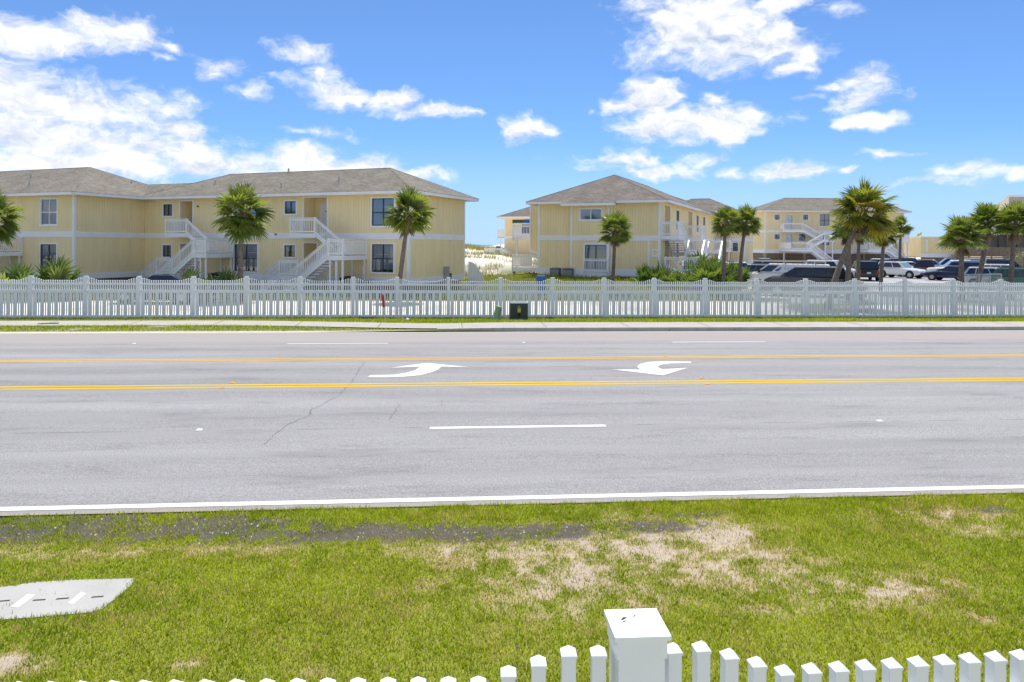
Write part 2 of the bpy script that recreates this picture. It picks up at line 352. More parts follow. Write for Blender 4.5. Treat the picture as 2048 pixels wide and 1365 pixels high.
def paint(name, c, wear=.25):
    m, n, l, b = newmat(name); tcn = n.new('ShaderNodeTexCoord').outputs['Object']
    f = nz(n, l, tcn, 26., 4, .75); g = nz(n, l, tcn, 1.1, 3)
    w = mm(n, l, 'MULTIPLY', ramp(n, l, f, [(.56, (0,)*3), (.70, (1,)*3)]), ramp(n, l, g, [(.3, (.1,)*3), (.8, (wear*2,)*3)]))
    l.new(mixrgb(n, l, w, c, (.24, .24, .24)), b.inputs['Base Color']); b.inputs['Roughness'].default_value = .8; b.inputs['Specular IOR Level'].default_value = .1; return m
MT['pw'] = paint('road_paint_white', (.62, .61, .58), .6); MT['py'] = paint('road_paint_yellow', (.58, .385, .005), .12); MT['py2'] = paint('road_paint_amber', (.60, .345, .02), .15)
def strip(name, xa, xb, yc, w, mat, ragged=0.):
    mb = MB(); k = max(2, int((xb-xa)/(.4 if ragged else 2.0)))
    for s in range(k):
        x0 = xa+(xb-xa)*s/k; x1 = xa+(xb-xa)*(s+1)/k
        mb.face([(x0, yc-w/2, crown(yc-w/2)+.004), (x1, yc-w/2, crown(yc-w/2)+.004), (x1, yc+w/2, crown(yc+w/2)+.004), (x0, yc+w/2, crown(yc+w/2)+.004)])
    return mb.build(name, mat, road)
yE = road_pt(1024, 996.5).y; yD1 = road_pt(1024, 854.5).y; yA = road_pt(1024, 768.3).y; yB = road_pt(1024, 717.4).y; yD2 = road_pt(1024, 686.2).y
strip('edge_line', -90, 120, yE, .13, MT['pw']); strip('edge_line', -90, 120, Y1-.14, .11, MT['pw'])
for yc, mt in ((yA, MT['py']), (yB, MT['py2'])):
    strip('centre_line', -90, 120, yc-.115, .115, mt); strip('centre_line', -90, 120, yc+.115, .115, mt)
for (pa, pb, py, yc) in ((860, 1214, 854.5, yD1), (577, 776, 686.8, yD2), (1345, 1534, 685.2, yD2)):
    xa, xb = road_pt(pa, py).x, road_pt(pb, py).x
    strip('lane_dash', xa, xb, yc, .13 if yc < 15 else .11, MT['pw'])
    if pa != 1345:
        for k in ((-1, -2, 1, 2, 3) if yc < 15 else (-1, -2, 2, 3, 4)): strip('lane_dash', xa+k*12.19, xb+k*12.19, yc, .13 if yc < 15 else .11, MT['pw'])
AR1 = [(100,157),(115,146),(250,143),(320,132),(370,118),(400,97),(230,104),(435,76),(678,100),(518,97),(505,112),(470,128),(400,146),(300,155),(180,158)]
AR2 = [(1940,69),(1800,66),(1700,70),(1650,82),(1632,98),(1655,114),(1490,113),(1780,147),(1922,104),(1775,112),(1748,99),(1765,87),(1820,79),(1940,76)]
for ar in (AR1, AR2):
    bm = bmesh.new(); bm.faces.new([bm.verts.new((p.x, p.y, 0)) for p in [road_pt(700+x/2.844, 700+y/2.844) for (x, y) in reversed(ar)]])
    for yy in np.arange(15.9, 20.2, .15):            # cut along the road so that the paint follows the crown
        bmesh.ops.bisect_plane(bm, geom=bm.verts[:]+bm.edges[:]+bm.faces[:], plane_co=(0, float(yy), 0), plane_no=(0, 1, 0))
    for v in bm.verts: v.co.z = crown(v.co.y)+.006
    bm.normal_update(); me = bpy.data.meshes.new('turn_arrow'); bm.to_mesh(me); bm.free(); me.materials.append(MT['pw']); put('turn_arrow', me, road)
MT['crack'] = pmat('crack_dark', (.075, .075, .077), .95, .3, 8.)
def crack(pts, w):
    mb = MB(); cr_ = random.Random(len(pts)); q = []
    for a, b in zip(pts[:-1], pts[1:]):
        k = 9
        for s in range(k): t = s/k; q.append((a[0]+(b[0]-a[0])*t+cr_.uniform(-3, 3)*(s > 0), a[1]+(b[1]-a[1])*t+cr_.uniform(-.5, .5)*(s > 0)))
    q.append(pts[-1]); q = [road_pt(x, y, .003) for x, y in q]
    for a, b in zip(q[:-1], q[1:]):
        d = (b-a).normalized(); s = Vector((d.y, -d.x, 0))*w*cr_.uniform(.4, 1.2)/2; mb.face([a-s, a+s, b+s, b-s])
    mb.build('crack', MT['crack'], road)
crack([(730, 724), (715, 745), (700, 768), (680, 790)], .011); crack([(672, 795), (620, 822), (621, 830), (575, 850), (545, 873), (528, 890)], .010)
crack([(800, 810), (783, 832), (778, 840)], .008); crack([(884, 800), (882, 812)], .008)
# raised road studs
MT['stud_w'] = pmat('stud_white', (.75, .74, .70), .3, .05); MT['stud_y'] = pmat('stud_amber', (.70, .36, .06), .3, .08)
for (x, y, mt, nm) in ((1760, 843, 'stud_w', 'white'), (398, 861, 'stud_w', 'white'), (445, 777, 'stud_y', 'amber'), (465, 767, 'stud_y', 'amber'), (1414, 769, 'stud_y', 'amber'), (1402, 757, 'stud_y', 'amber'), (1048, 686, 'stud_w', 'white'), (268, 688, 'stud_w', 'white'), (1330, 713, 'stud_y', 'amber'), (560, 715, 'stud_y', 'amber')):
    p = road_pt(x, y, .004); mb = MB(); mb.v = [(-.05,-.05,0),(.05,-.05,0),(.05,.05,0),(-.05,.05,0),(-.03,-.03,.018),(.03,-.03,.018),(.03,.03,.018),(-.03,.03,.018)]
    mb.f = [(4,5,6,7),(0,1,5,4),(1,2,6,5),(2,3,7,6),(3,0,4,7)]; mb.build('road_stud', MT[mt], road, p)

# --- near lawn: bare sand and dark dirt follow patches read off the photograph (ground positions)
PATCH = [(1250,1085,230,45,1.),(1420,1065,90,28,1.1),(1150,1150,230,60,.75),(1480,1130,200,50,.6),(1700,1170,200,40,.55),(1060,1110,150,40,.75),(950,1090,180,25,.5),(1130,1215,80,26,.6),
 (1900,1030,140,20,.38),(2000,1060,100,20,.4),(120,1105,230,14,.42),(500,1095,200,12,.3),(1330,1100,60,20,1.),(20,1335,55,24,1.3),(370,1330,30,8,.5),(620,1345,40,8,.25),(700,1070,150,16,.5),(1730,1190,60,18,.6),(1960,1230,60,14,.4),(1560,1220,90,16,.3)]
DIRT = [(90,1052,260,26,1.),(400,1056,260,24,1.),(700,1062,260,20,.8),(1000,1062,220,17,.85),(1250,1052,160,14,.7),(1380,1028,80,10,.45),(300,1030,250,10,.4),(1990,1018,60,9,.5)]
def gp(x, y):
    g = ground(x, y); return g.x, g.y
def field(lst, X, Y):
    f = np.zeros_like(X)
    for (x, y, rx, ry, w) in lst:
        cx, cy = gp(x, y); sx = gp(x+rx, y)[0]-cx; sy = (gp(x, y-ry)[1]-gp(x, y+ry)[1])/2
        f = np.maximum(f, w*np.exp(-((X-cx)/sx)**2*.9-((Y-cy)/sy)**2*.9))
    return f
SLAB = [gp(*p) for p in [(-420,1205),(-60,1186),(75,1166),(150,1162),(270,1159),(262,1173),(236,1195),(205,1220),(185,1227),(60,1238),(-60,1246),(-420,1262)]]
SLABC = sum(p[1] for p in SLAB)/len(SLAB); SLAB_IN = [(x-.02, SLABC+(y-SLABC)*.95) for x, y in SLAB]
def in_poly(X, Y, poly):
    r = np.zeros(X.shape, bool); n = len(poly)
    for i in range(n):
        (x0, y0), (x1, y1) = poly[i], poly[(i+1) % n]
        c = ((y0 > Y) != (y1 > Y)) & (X < (x1-x0)*(Y-y0)/(y1-y0+1e-12)+x0); r ^= c
    return r
def lawn_maps(X, Y):
    n1 = fbm(X*2.2, Y*2.2, 5); n2 = fbm(X*5.5+9, Y*5.5, 4); n3 = fbm(X*.6+3, Y*.6+5, 3); n4 = fbm(X*17, Y*17+7, 3)
    fp = field(PATCH, X, Y); bare = fp*(.15+1.55*n1)+((n2-.5)*1.5+(n4-.5)*1.1)*np.clip(fp*2, 0, 1)+.5*np.clip(n1*.6+n2*.4-.58, 0, 1)
    fd = field(DIRT, X, Y); dirt = fd*(.25+1.5*n1)+((n2-.5)*1.3+(n4-.5)*.9)*np.clip(fd*2, 0, 1)
    bare = np.clip(bare, 0, 1.2); dirt = np.clip(dirt, 0, 1.2)
    return bare, dirt, n1, n2, n3
def lawn_z(X, Y):
    z = .02*(fbm(X*.8, Y*.8, 3)-.5)*2*sstep(8.9, 8.2, Y)+.012*(fbm(X*6, Y*6, 2)-.5)-.01; k = sstep(-2.2, -3.2, X)*sstep(5.4, 5.9, Y)*sstep(7.7, 7.2, Y); return z*(1-k)+.002*k
X, Y, Fc = grid(np.arange(-15, 17.01, .06), np.arange(.2, Y0+.031, .06))
bare, dirt, n1, n2, n3 = lawn_maps(X, Y)
cg = np.array([.21, .22, .04]); cs = np.array([.37, .305, .24]); cdk = np.array([.085, .074, .066]); ct = np.array([.33, .27, .15])
w = sstep(.55, .95, bare)[:, None]; wd = sstep(.22, .5, dirt)[:, None]; ws = sstep(.10, .40, bare)[:, None]
colr = cg*(1-ws)+ct*ws; colr = colr*(1-w)+cs*(.85+.3*n2[:, None])*w; colr = colr*(1-wd)+(cdk*(.75+.5*n2[:, None]))*wd
MT['lawn'] = attr_mat('lawn_soil', 'soil', .95, 40., .35, .6, .02)
lawn = put('lawn', np_mesh('lawn', np.stack([X, Y, lawn_z(X, Y)], 1), Fc, MT['lawn'], colr, True)); tag(lawn, kind='structure')
mb = MB(); mb.prism(SLAB, -.05, .010); slab = mb.build('concrete_slab', pmat('slab_concrete', (.36, .352, .336), .9, .06, 2.5, bmp=.2, bscale=50))
tag(slab, 'pale concrete drain cover slab with dark slots lying in the front lawn', 'slab')
MT['slot'] = pmat('slot_dark', (.02, .02, .02), .9, .2)
for (xa, ya, xb, yb) in ((-8,1206,20,1203.5),(66,1203.5,91,1202),(112,1201,138,1199),(183,1197.3,207,1195.5)):
    a, b = Vector((*gp(xa, ya), .011)), Vector((*gp(xb, yb), .011)); s = (b-a).normalized(); t = Vector((-s.y, s.x, 0))*.012
    MB().face([a-t, b-t, b+t, a+t]).build('lifting_slot', MT['slot'], slab)
MT['chalk'] = pmat('worn_white_paint', (.78, .77, .74), .9, .06, 8.)
for q in ([(22,1217),(36,1218),(70,1193),(56,1191)], [(136,1209),(146,1211),(172,1190),(163,1187)]):
    MB().face([Vector((*gp(*p), .012)) for p in q]).build('paint_mark', MT['chalk'], slab)

def blades(name, X, Y, Z, h, wd, colr, mat, lean=.5):
    n = len(X); a = rng.random(n)*6.283; b = rng.random(n)*6.283; l = h*lean*rng.random(n)
    c, s = np.cos(a)*wd/2, np.sin(a)*wd/2
    V = np.empty((n, 3, 3)); V[:, 0] = np.stack([X-c, Y-s, Z-.004], 1); V[:, 1] = np.stack([X+c, Y+s, Z-.004], 1)
    V[:, 2] = np.stack([X+np.cos(b)*l, Y+np.sin(b)*l, Z+h], 1)
    return put(name, np_mesh(name, V.reshape(-1, 3), np.arange(3*n).reshape(-1, 3), mat, np.repeat(colr, 3, 0)))
def grassmat(name):
    m, n, l, b = newmat(name); a = n.new('ShaderNodeAttribute'); a.attribute_name = 'soil'
    l.new(a.outputs['Color'], b.inputs['Base Color']); b.inputs['Roughness'].default_value = .6; b.inputs['Specular IOR Level'].default_value = .12
    t = n.new('ShaderNodeBsdfTranslucent'); l.new(mixrgb(n, l, 1., a.outputs['Color'], (1.3, 1.35, .7), 'MULTIPLY'), t.inputs[0])
    x = n.new('ShaderNodeMixShader'); x.inputs[0].default_value = .4; l.new(b.outputs[0], x.inputs[1]); l.new(t.outputs[0], x.inputs[2])
    l.new(x.outputs[0], n['Material Output'].inputs[0]); return m
MT['grass'] = grassmat('grass_blades')
def grass_colours(n, dry, n3=None):
    g1, g2, g3 = np.array([.24, .345, .014]), np.array([.48, .51, .028]), np.array([.52, .42, .20])
    t = rng.random(n)[:, None]
    if n3 is not None: t = np.clip(t*.7+(n3[:, None]-.35)*.9, 0, 1)
    c = g1*(1-t)+g2*t; d = (rng.random(n) < dry)[:, None]; return np.where(d, g3*(.7+.5*rng.random(n)[:, None]), c)*(.55+.75*rng.random(n)[:, None])
n = 820000; X = rng.uniform(-9, 11, n); Y = rng.uniform(2.6, Y0+.05, n)
bare, dirt, n1, n2, n3 = lawn_maps(X, Y); occ = np.maximum(bare*.95, dirt*1.15)
keep = rng.random(n) > sstep(.15, 1.0, occ)*.84; keep &= ~in_poly(X+.08*(n2-.5), Y+.07*(n1-.5), SLAB_IN) | (rng.random(n) < .004); keep &= (Y < Y0-.10+.16*fbm(X*3, X*0+2., 3))
keep &= rng.random(n) < .35+.65*sstep(4.2, 5.2, Y)
X, Y, bare, n1, n2, n3, dirt = [v[keep] for v in (X, Y, bare, n1, n2, n3, dirt)]; n = len(X)
h = (.015+.031*rng.random(n))*(.65+.8*n1)*np.where(bare > .15, .75, 1)*np.where(Y > 8.35, 1.35, 1.)
o = blades('lawn_grass', X, Y, lawn_z(X, Y), h, .006+.005*rng.random(n)**2*2, grass_colours(n, .08+.5*np.clip(bare*1.3, 0, 1)+.35*sstep(.50, .68, n1*.5+n2*.5), n3)*(.72+.56*n2[:, None]), MT['grass'], .9)
tag(o, 'short green lawn grass with dry straw patches growing between the white fence and road', 'grass', kind='stuff')
# shell fragments and pebbles on the bare ground
mb = MB(); pr = random.Random(5); tries = 0; cnt = 0
while cnt < 420 and tries < 40000:
    tries += 1; x, y = pr.uniform(-6, 8), pr.uniform(5.2, 8.7); b_, d_, *_r = lawn_maps(np.array([x]), np.array([y]))
    if max(b_[0], d_[0]) < .45: continue
    cnt += 1; s = pr.uniform(.006, .02); z = float(lawn_z(np.array([x]), np.array([y]))[0]); a = pr.uniform(0, 3)
    mb.v += [(x+s*math.cos(a+i*2.094)*pr.uniform(.6, 1.2), y+s*math.sin(a+i*2.094)*pr.uniform(.6, 1.2), z) for i in range(3)]+[(x, y, z+s*.7)]; k = len(mb.v)-4
    mb.f += [(k, k+1, k+3), (k+1, k+2, k+3), (k+2, k, k+3)]
tag(mb.build('shell_fragments', pmat('shell', (.66, .62, .56), .7, .3, 30.)), 'tiny pale shell fragments and pebbles scattered on the bare patches of lawn', 'pebbles', kind='stuff')

# --- far verge: pavement, kerb
def fy(x): return 26.62+1.35*float(sstep(1.5, -9.0, np.array(x)))           # front edge of the pavement
def zw(x): return .088+.05*float(sstep(-1.2, 2.2, np.array(x)))
mb = MB(); xs = [-120, -60, -30, -20]+list(np.arange(-14, 10, .75))+[12, 20, 40, 80, 140]
for a, b in zip(xs[:-1], xs[1:]):
    mb.face([(a, fy(a), zw(a)), (b, fy(b), zw(b)), (b, fy(b)+1.52, zw(b)+.02), (a, fy(a)+1.52, zw(a)+.02)])
pav = mb.build('pavement', MT['concrete']); tag(pav, kind='structure')
kx = list(np.arange(-.4, 3.2, .4))+list(np.arange(3.2, 76, 2.44)); MT['kerb'] = pmat('kerb_concrete', (.40, .37, .33), .95, .15, 2., bmp=.2)
for a, b in zip(kx[:-1], kx[1:]):
    mb = MB(); zb = -.02; g = .006
    for (q0, q1) in ((a+g, b-g),):
        P8 = [(q0, fy(q0)-.15, zb), (q1, fy(q1)-.15, zb), (q1, fy(q1)+.005, zb), (q0, fy(q0)+.005, zb), (q0, fy(q0)-.125, zw(q0)), (q1, fy(q1)-.125, zw(q1)), (q1, fy(q1)+.005, zw(q1)+.003), (q0, fy(q0)+.005, zw(q0)+.003)]
        mb.v += P8; mb.f += [(3,2,1,0),(4,5,6,7),(0,1,5,4),(1,2,6,5),(2,3,7,6),(3,0,4,7)]
    mb.build('kerb_stone', MT['kerb'], pav)
MT['joint'] = pmat('joint_dark', (.16, .14, .12), .95, .1)
for x in np.arange(-30, 45, 3.05):
    x = float(x); MB().face([(x, fy(x)+.01, zw(x)+.004), (x+.03, fy(x)+.01, zw(x)+.004), (x+.03, fy(x)+1.5, zw(x)+.024), (x, fy(x)+1.5, zw(x)+.024)]).build('joint', MT['joint'], pav)

# --- terrain behind: verge, yard, mound under the middle house, dunes
EX = RGT*.92-FWD*.39; EX.normalize(); EY = Vector((-EX.y, EX.x, 0)); BROT = math.atan2(EX.y, EX.x)
class Frame:
    def __init__(s, o, ex=EX): s.o = Vector((o.x, o.y, 0)); s.ex = ex; s.ey = Vector((-ex.y, ex.x, 0)); s.rz = math.atan2(ex.y, ex.x)
    def hit(s, px, py, v=0.):                 # pixel on the facade plane y = v -> local x, z
        d = ray(px, py); t = (v-(CAM-s.o).dot(s.ey))/d.dot(s.ey); p = CAM+d*t; return (p-s.o).dot(s.ex), p.z
    def hitx(s, px, py, u=0.):
        d = ray(px, py); t = (u-(CAM-s.o).dot(s.ex))/d.dot(s.ex); p = CAM+d*t; return (p-s.o).dot(s.ey), p.z
    def w(s, x, y, z=0.): p = s.o+s.ex*x+s.ey*y; return Vector((p.x, p.y, z))
B1 = Frame(cw(-6.4, 46)); B2 = Frame(cw(10.66, 53.3)); B3 = Frame(cw((1530-1024)/F*105, 105), (RGT*.9995+FWD*.03).normalized())
def camcoords(X, Y): return X*RGT.x+Y*RGT.y, X*FWD.x+Y*FWD.y
def terrain_z(X, Y):
    a, b = camcoords(X, Y); z = -.05+.12*sstep(31.5, 28.4, Y)-.06*sstep(27.6, 26.6, Y)*sstep(2, -6, X)
    z = z-.09*sstep(1., 3., X)*sstep(28.0, 27.0, Y)-.12*sstep(30.2, 32.6, Y)*sstep(38.5, 36, Y)
    ux = (X-B2.o.x)*B2.ex.x+(Y-B2.o.y)*B2.ex.y; uy = (X-B2.o.x)*B2.ey.x+(Y-B2.o.y)*B2.ey.y
    z = z+.80*sstep(-17, -12, ux)*sstep(4.5, 1.5, ux)*sstep(-9, -2.5, uy)*sstep(60, 40, uy)
    d = sstep(62, 84, b)*sstep(-40, -12, a)*sstep(11, 0, a)*sstep(150, 120, b)
    d2 = sstep(124, 140, b)*sstep(190, 160, b)
    nn = fbm(X*.07, Y*.07, 4)
    return z+d*(1.4+2.2*nn)+d2*(1.0+2.6*nn)-.4*sstep(165, 200, b)*2
X, Y, Fc = grid(np.arange(-110, 150, 1.), np.concatenate([np.arange(26.4, 35, .4), np.arange(35, 200, 1.)]))
Z = terrain_z(X, Y); a, b = camcoords(X, Y); n1 = fbm(X*.35, Y*.35, 4); n2 = fbm(X*1.7, Y*1.7, 3)
cg = np.array([.15, .165, .05]); cs = np.array([.70, .65, .575]); cy = np.array([.29, .26, .12])
w = np.clip(sstep(.47, .60, n1*.7+n2*.3), 0, 1); w = np.where(Y < 33.4, sstep(.60, .70, n1*.5+n2*.5)*.7, w)
w = np.maximum(w, sstep(66, 76, b)*sstep(14, 8, a)); w = np.maximum(w, sstep(115, 125, b)); w = np.maximum(w, sstep(26.85, 26.6, Y)*sstep(0, -6, X))
w = np.where((Y > 33.6) & (b < 62) & (a < 14), (.75+.25*sstep(.36, .46, n1))*sstep(33.8, 34.6, Y)*sstep(42, 40.8, Y), w)
cgy = np.where((Y > 33.4)[:, None], cg*.6, cg); colr = cgy*(1-w[:, None])+cs*(.9+.2*n2[:, None])*w[:, None]
MT['terrain'] = attr_mat('terrain_soil', 'soil', .95, 6., .22, .4, .03)
ter = put('ground', np_mesh('ground', np.stack([X, Y, Z], 1), Fc, MT['terrain'], colr, True)); tag(ter, kind='structure')
MB().face([(-4000, -400, -.6), (4000, -400, -.6), (4000, 190, -.6), (-4000, 190, -.6)]).build('outer_ground', pmat('outer_sand', (.42, .40, .28), .95, .2, .05))
tag(bpy.data.objects['outer_ground'], kind='structure')
sm, n_, l_, b_ = newmat('sea_water'); b_.inputs['Base Color'].default_value = (.06, .20, .27, 1); b_.inputs['Roughness'].default_value = .25
bump(n_, l_, b_, nz(n_, l_, n_.new('ShaderNodeTexCoord').outputs['Object'], .4, 4), .5, .3)
MB().face([(-9000, 185, -.85), (9000, 185, -.85), (9000, 15000, -.85), (-9000, 15000, -.85)]).build('sea', sm); tag(bpy.data.objects['sea'], kind='structure')
# parking lot with painted bays
lotp = [cw(*q) for q in ((15.5, 41), (60, 41), (95, 60), (95, 101), (36, 101), (29.5, 82), (20.5, 56))]
mb = MB(); mb.face([(p.x, p.y, -.022) for p in lotp]); lot = mb.build('parking_lot', MT['asphalt_lot']); tag(lot, kind='structure')
for r_, (zb, x0, x1) in enumerate(((50, 20, 52), (68, 27, 75), (84, 33, 88))):
    for i in range(int((x1-x0)/2.75)):
        p = cw(x0+i*2.75, zb); q = p+EY*4.8*.6+FWD*2
        d = (q-p).normalized(); s = Vector((d.y, -d.x, 0))*.06; MB().face([(v.x, v.y, -.018) for v in (p+s, p-s, q-s, q+s)][::-1]).build('bay_line', MT['pw'], lot)
# verge grass blades (far side) and weeds round the middle house
n = 230000; X = rng.uniform(-34, 46, n); Y = rng.uniform(26.6, 34.5, n); fr = np.array(26.62+1.35*sstep(1.5, -9.0, X)); n1 = fbm(X*.35, Y*.35, 4); n2 = fbm(X*1.7, Y*1.7, 3)
keep = ((Y < fr-.06) & (X < 1.2) & (Y > 26.62+.25*n2)) | (Y > fr+1.58); keep &= rng.random(n) > sstep(.56, .68, n1*.5+n2*.5)*.9; keep &= rng.random(n) < np.where(Y < 33.6, 1, .4)
X, Y, n1, n2 = [v[keep] for v in (X, Y, n1, n2)]; n = len(X)
o = blades('verge_grass', X, Y, terrain_z(X, Y), .035+.06*rng.random(n)*n1*2, .02+.02*rng.random(n), grass_colours(n, .08+.25*(n2 > .55), n1), MT['grass'], .8)
tag(o, 'bright green verge grass along the pavement in front of the long white fence', 'grass', kind='stuff')
n = 90000; a = rng.uniform(-30, 24, n); b = rng.uniform(39, 64, n); X = a*RGT.x+b*FWD.x; Y = a*RGT.y+b*FWD.y; n1 = fbm(X*.5, Y*.5, 3)
ux = (X-B2.o.x)*B2.ex.x+(Y-B2.o.y)*B2.ex.y; uy = (X-B2.o.x)*B2.ey.x+(Y-B2.o.y)*B2.ey.y
keep = ((ux > -16) & (ux < 3) & (uy < -.2) & (uy > -8) & (a < 13)) | ((uy < 90) & (Y > 41.5) & (b < 45) & (a < 13) & (rng.random(n) < .8)); keep &= rng.random(n) > sstep(.5, .68, n1)*.9
X, Y, n1 = [v[keep] for v in (X, Y, n1)]; n = len(X)
o = blades('yard_weeds', X, Y, terrain_z(X, Y), .12+.42*rng.random(n)*n1, .025+.02*rng.random(n), grass_colours(n, .25, n1)*np.where(Y < 46, .45, .8)[:, None], MT['grass'], .7)
tag(o, 'wild yellow green weeds growing on the mound before the middle house', 'weeds', kind='stuff')
n = 120000; a = rng.uniform(-40, 10, n); b = rng.uniform(58, 130, n); X = a*RGT.x+b*FWD.x; Y = a*RGT.y+b*FWD.y; n1 = fbm(X*.45+40, Y*.45, 4); z = terrain_z(X, Y)
keep = (z > .1) & (rng.random(n) < sstep(.54, .66, n1)); X, Y, z = [v[keep] for v in (X, Y, z)]; n = len(X)
o = blades('dune_grass', X, Y, z, .2+.45*rng.random(n), .03+.03*rng.random(n), grass_colours(n, .6)*.6, MT['grass'], .8)
tag(o, 'dry tufts of dune grass scattered on the white sand dune', 'dune grass', kind='stuff')

# ------------------------------------------------------------------ scalloped white picket fences
def picket_mesh(nm, zb, zt, w=.044):
    h = w/2; c = h+.003; mb = MB(); mb.box(-h, h, -h, h, zb, zt-.032); z = zt-.032
    mb.v += [(-c,-c,z),(c,-c,z),(c,c,z),(-c,c,z),(-c,-c,z+.008),(c,-c,z+.008),(c,c,z+.008),(-c,c,z+.008),(0,0,zt)]; k = len(mb.v)-9
    mb.f += [(k+3,k+2,k+1,k)]+[(k+i, k+(i+1) % 4, k+4+(i+1) % 4, k+4+i) for i in range(4)]+[(k+4+i, k+4+(i+1) % 4, k+8) for i in range(4)]
    return mb.mesh(nm, MT['vinyl'])
DROP = [0, 0, .03, .062, .095]
PK = {(lo, d): picket_mesh('picket', .06 if lo else 1.22, 1.78-DROP[d]) for lo in (0, 1) for d in range(5)}
BOARD = MB().box(-.077, .077, -.012, .012, .07, 1.24).mesh('board', MT['vinyl'])
POST = MB().box(-.073, .073, -.073, .073, -.05, 1.80).mesh('fence_post', MT['vinyl'])
cp = MB(); cp.box(-.079, .079, -.079, .079, 1.775, 1.835)
q = .089; cp.v += [(-q,-q,1.836),(q,-q,1.836),(q,q,1.836),(-q,q,1.836),(-q,-q,1.850),(q,-q,1.850),(q,q,1.850),(-q,q,1.850),(0,0,1.856)]; k = len(cp.v)-9
cp.f += [(k+3,k+2,k+1,k)]+[(k+i, k+(i+1) % 4, k+4+(i+1) % 4, k+4+i) for i in range(4)]+[(k+4+i, k+4+(i+1) % 4, k+8) for i in range(4)]
CAP = cp.mesh('post_cap', MT['vinyl'])
def fence(name, label, pts, z0):
    org = Vector((pts[0].x, pts[0].y, z0)); root = thing(name, label, 'fence', org)
    for i, p in enumerate(pts):
        d = (pts[min(i+1, len(pts)-1)]-pts[max(i-1, 0)]); rz = math.atan2(d.y, d.x)
        po = put('fence_post', POST, root, Vector((p.x, p.y, z0))-org, rz); put('post_cap', CAP, po)
    for p, q in zip(pts[:-1], pts[1:]):
        d = Vector((q.x-p.x, q.y-p.y, 0)); Ln = d.length; rz = math.atan2(d.y, d.x)
        mb = MB(); a, b = .075, Ln-.075
        mb.box(a, b, -.030, .030, 1.13, 1.255)
        pan = mb.build('fence_panel', MT['vinyl'], root, Vector((p.x, p.y, z0))-org, rz)
        MB().box(a, b, -.028, .028, 1.47, 1.545).build('top_rail', MT['vinyl'], pan); MB().box(a, b, -.030, .030, .04, .165).build('bottom_rail', MT['vinyl'], pan)
        n = max(5, round((Ln-.15)/.0965)); pitch = (Ln-.15)/n
        for j in range(n):
            x = .075+pitch*(j+.5); dd = min(4, min(j, n-1-j)); lone = j % 3 == 2 or n-1-j == 0 and j % 3 == 0
            put('picket', PK[(1 if lone else 0, dd)], pan, (x, 0, 0))
            if j % 3 == 0 and j+1 < n: put('board', BOARD, pan, (x+pitch/2, 0, 0))
    return root
pxs = [-160, -48, 62, 172, 278, 387, 493, 600, 706, 794, 897, 1001, 1105, 1208, 1308, 1410, 1513, 1611, 1709, 1809, 1906, 2001, 2095, 2186]
FY = 33.32
fence('picket_fence', 'long white picket fence with scalloped panels between the pavement and the houses', [onY(x, 590, FY) for x in pxs], -.21)
c0 = ground(1273, 1251, 1.895)
dl = RGT*math.cos(R(1.9))+FWD*math.sin(R(1.9)); dr = RGT*math.cos(R(7))+FWD*math.sin(R(7))
fence('picket_fence', 'white picket fence with a flat capped post at the edge of the front lawn', [c0-dl*5.2, c0-dl*2.85, c0+Vector((0,0,0)), c0+dr*2.35, c0+dr*4.70], .054)
# two dead insects / droppings on the near cap
MT['speck'] = pmat('speck', (.05, .05, .05), .7, .3)
for (x, y, s) in ((1248, 1238, .009), (1269, 1233, .005)):
    p = ground(x, y, 1.914); mb = MB().tube([(-s*1.2,-s*.8,0),(0,0,.002),(s*1.2,s*.8,0)], [s*.2, s*.45, s*.15], 5); o = mb.build('leaf_litter', MT['speck'], None, p)
    tag(o, 'tiny dark dry leaf scrap lying on the near post cap', 'leaf', 'leaf scraps on the post cap')

# ------------------------------------------------------------------ small street things on the far verge
def gnd(x, y):
    p = ground(x, y, 0.); p = ground(x, y, float(terrain_z(np.array([p.x]), np.array([p.y]))[0])); return p
MT['tgreen'] = pmat('transformer_green', (.028, .045, .032), .45, .15, 3.); MT['lgreen'] = pmat('pedestal_green', (.30, .42, .25), .5, .1, 3.)
p = gnd(1037, 639); t = thing('transformer_cabinet', 'dark green transformer cabinet with a yellow label in front of the fence', 'utility box', p)
w, d, h = .37, .3, .68
MB().box(-w-.02, w+.02, -d-.02, d+.02, -.05, .07).build('base', MT['dark_metal'], t)
mb = MB(); mb.box(-w, w, -d, d, .07, h); mb.build('cabinet', MT['tgreen'], t)
mb = MB(); mb.v = [(-w-.015,-d-.03,h),(w+.015,-d-.03,h),(w+.015,d+.02,h+.0),(-w-.015,d+.02,h),(-w-.015,-d-.03,h+.03),(w+.015,-d-.03,h+.03),(w+.015,d+.02,h+.07),(-w-.015,d+.02,h+.07)]
mb.f = [(3,2,1,0),(4,5,6,7),(0,1,5,4),(1,2,6,5),(2,3,7,6),(3,0,4,7)]; mb.build('lid', pmat('lid_green', (.12, .16, .13), .5, .1), t)
MB().box(-.006, .006, -d-.008, -d, .1, h-.02).build('door_seam', MT['slot'], t)
MB().box(-.075, .065, -d-.012, -d-.001, .32, .50).build('warning_label', pmat('label_yellow', (.60, .47, .12), .6, .25, 18.), t)
MB().box(-.06, .05, -d-.014, -d-.001, .53, .60).build('number_plate', pmat('label_dull', (.32, .28, .12), .6, .25, 18.), t)
MB().box(-.05, .04, -d-.03, -d, .17, .29).build('handle', MT['slot'], t)
p = gnd(994, 638); t = thing('cable_pedestal', 'tilted light green round cable pedestal beside the transformer cabinet', 'utility pedestal', p)
mb = MB(); mb.tube([(0,0,-.05),(0,0,.10)], [.19,.18], 14); mb.build('base', MT['lgreen'], t, smooth=False)
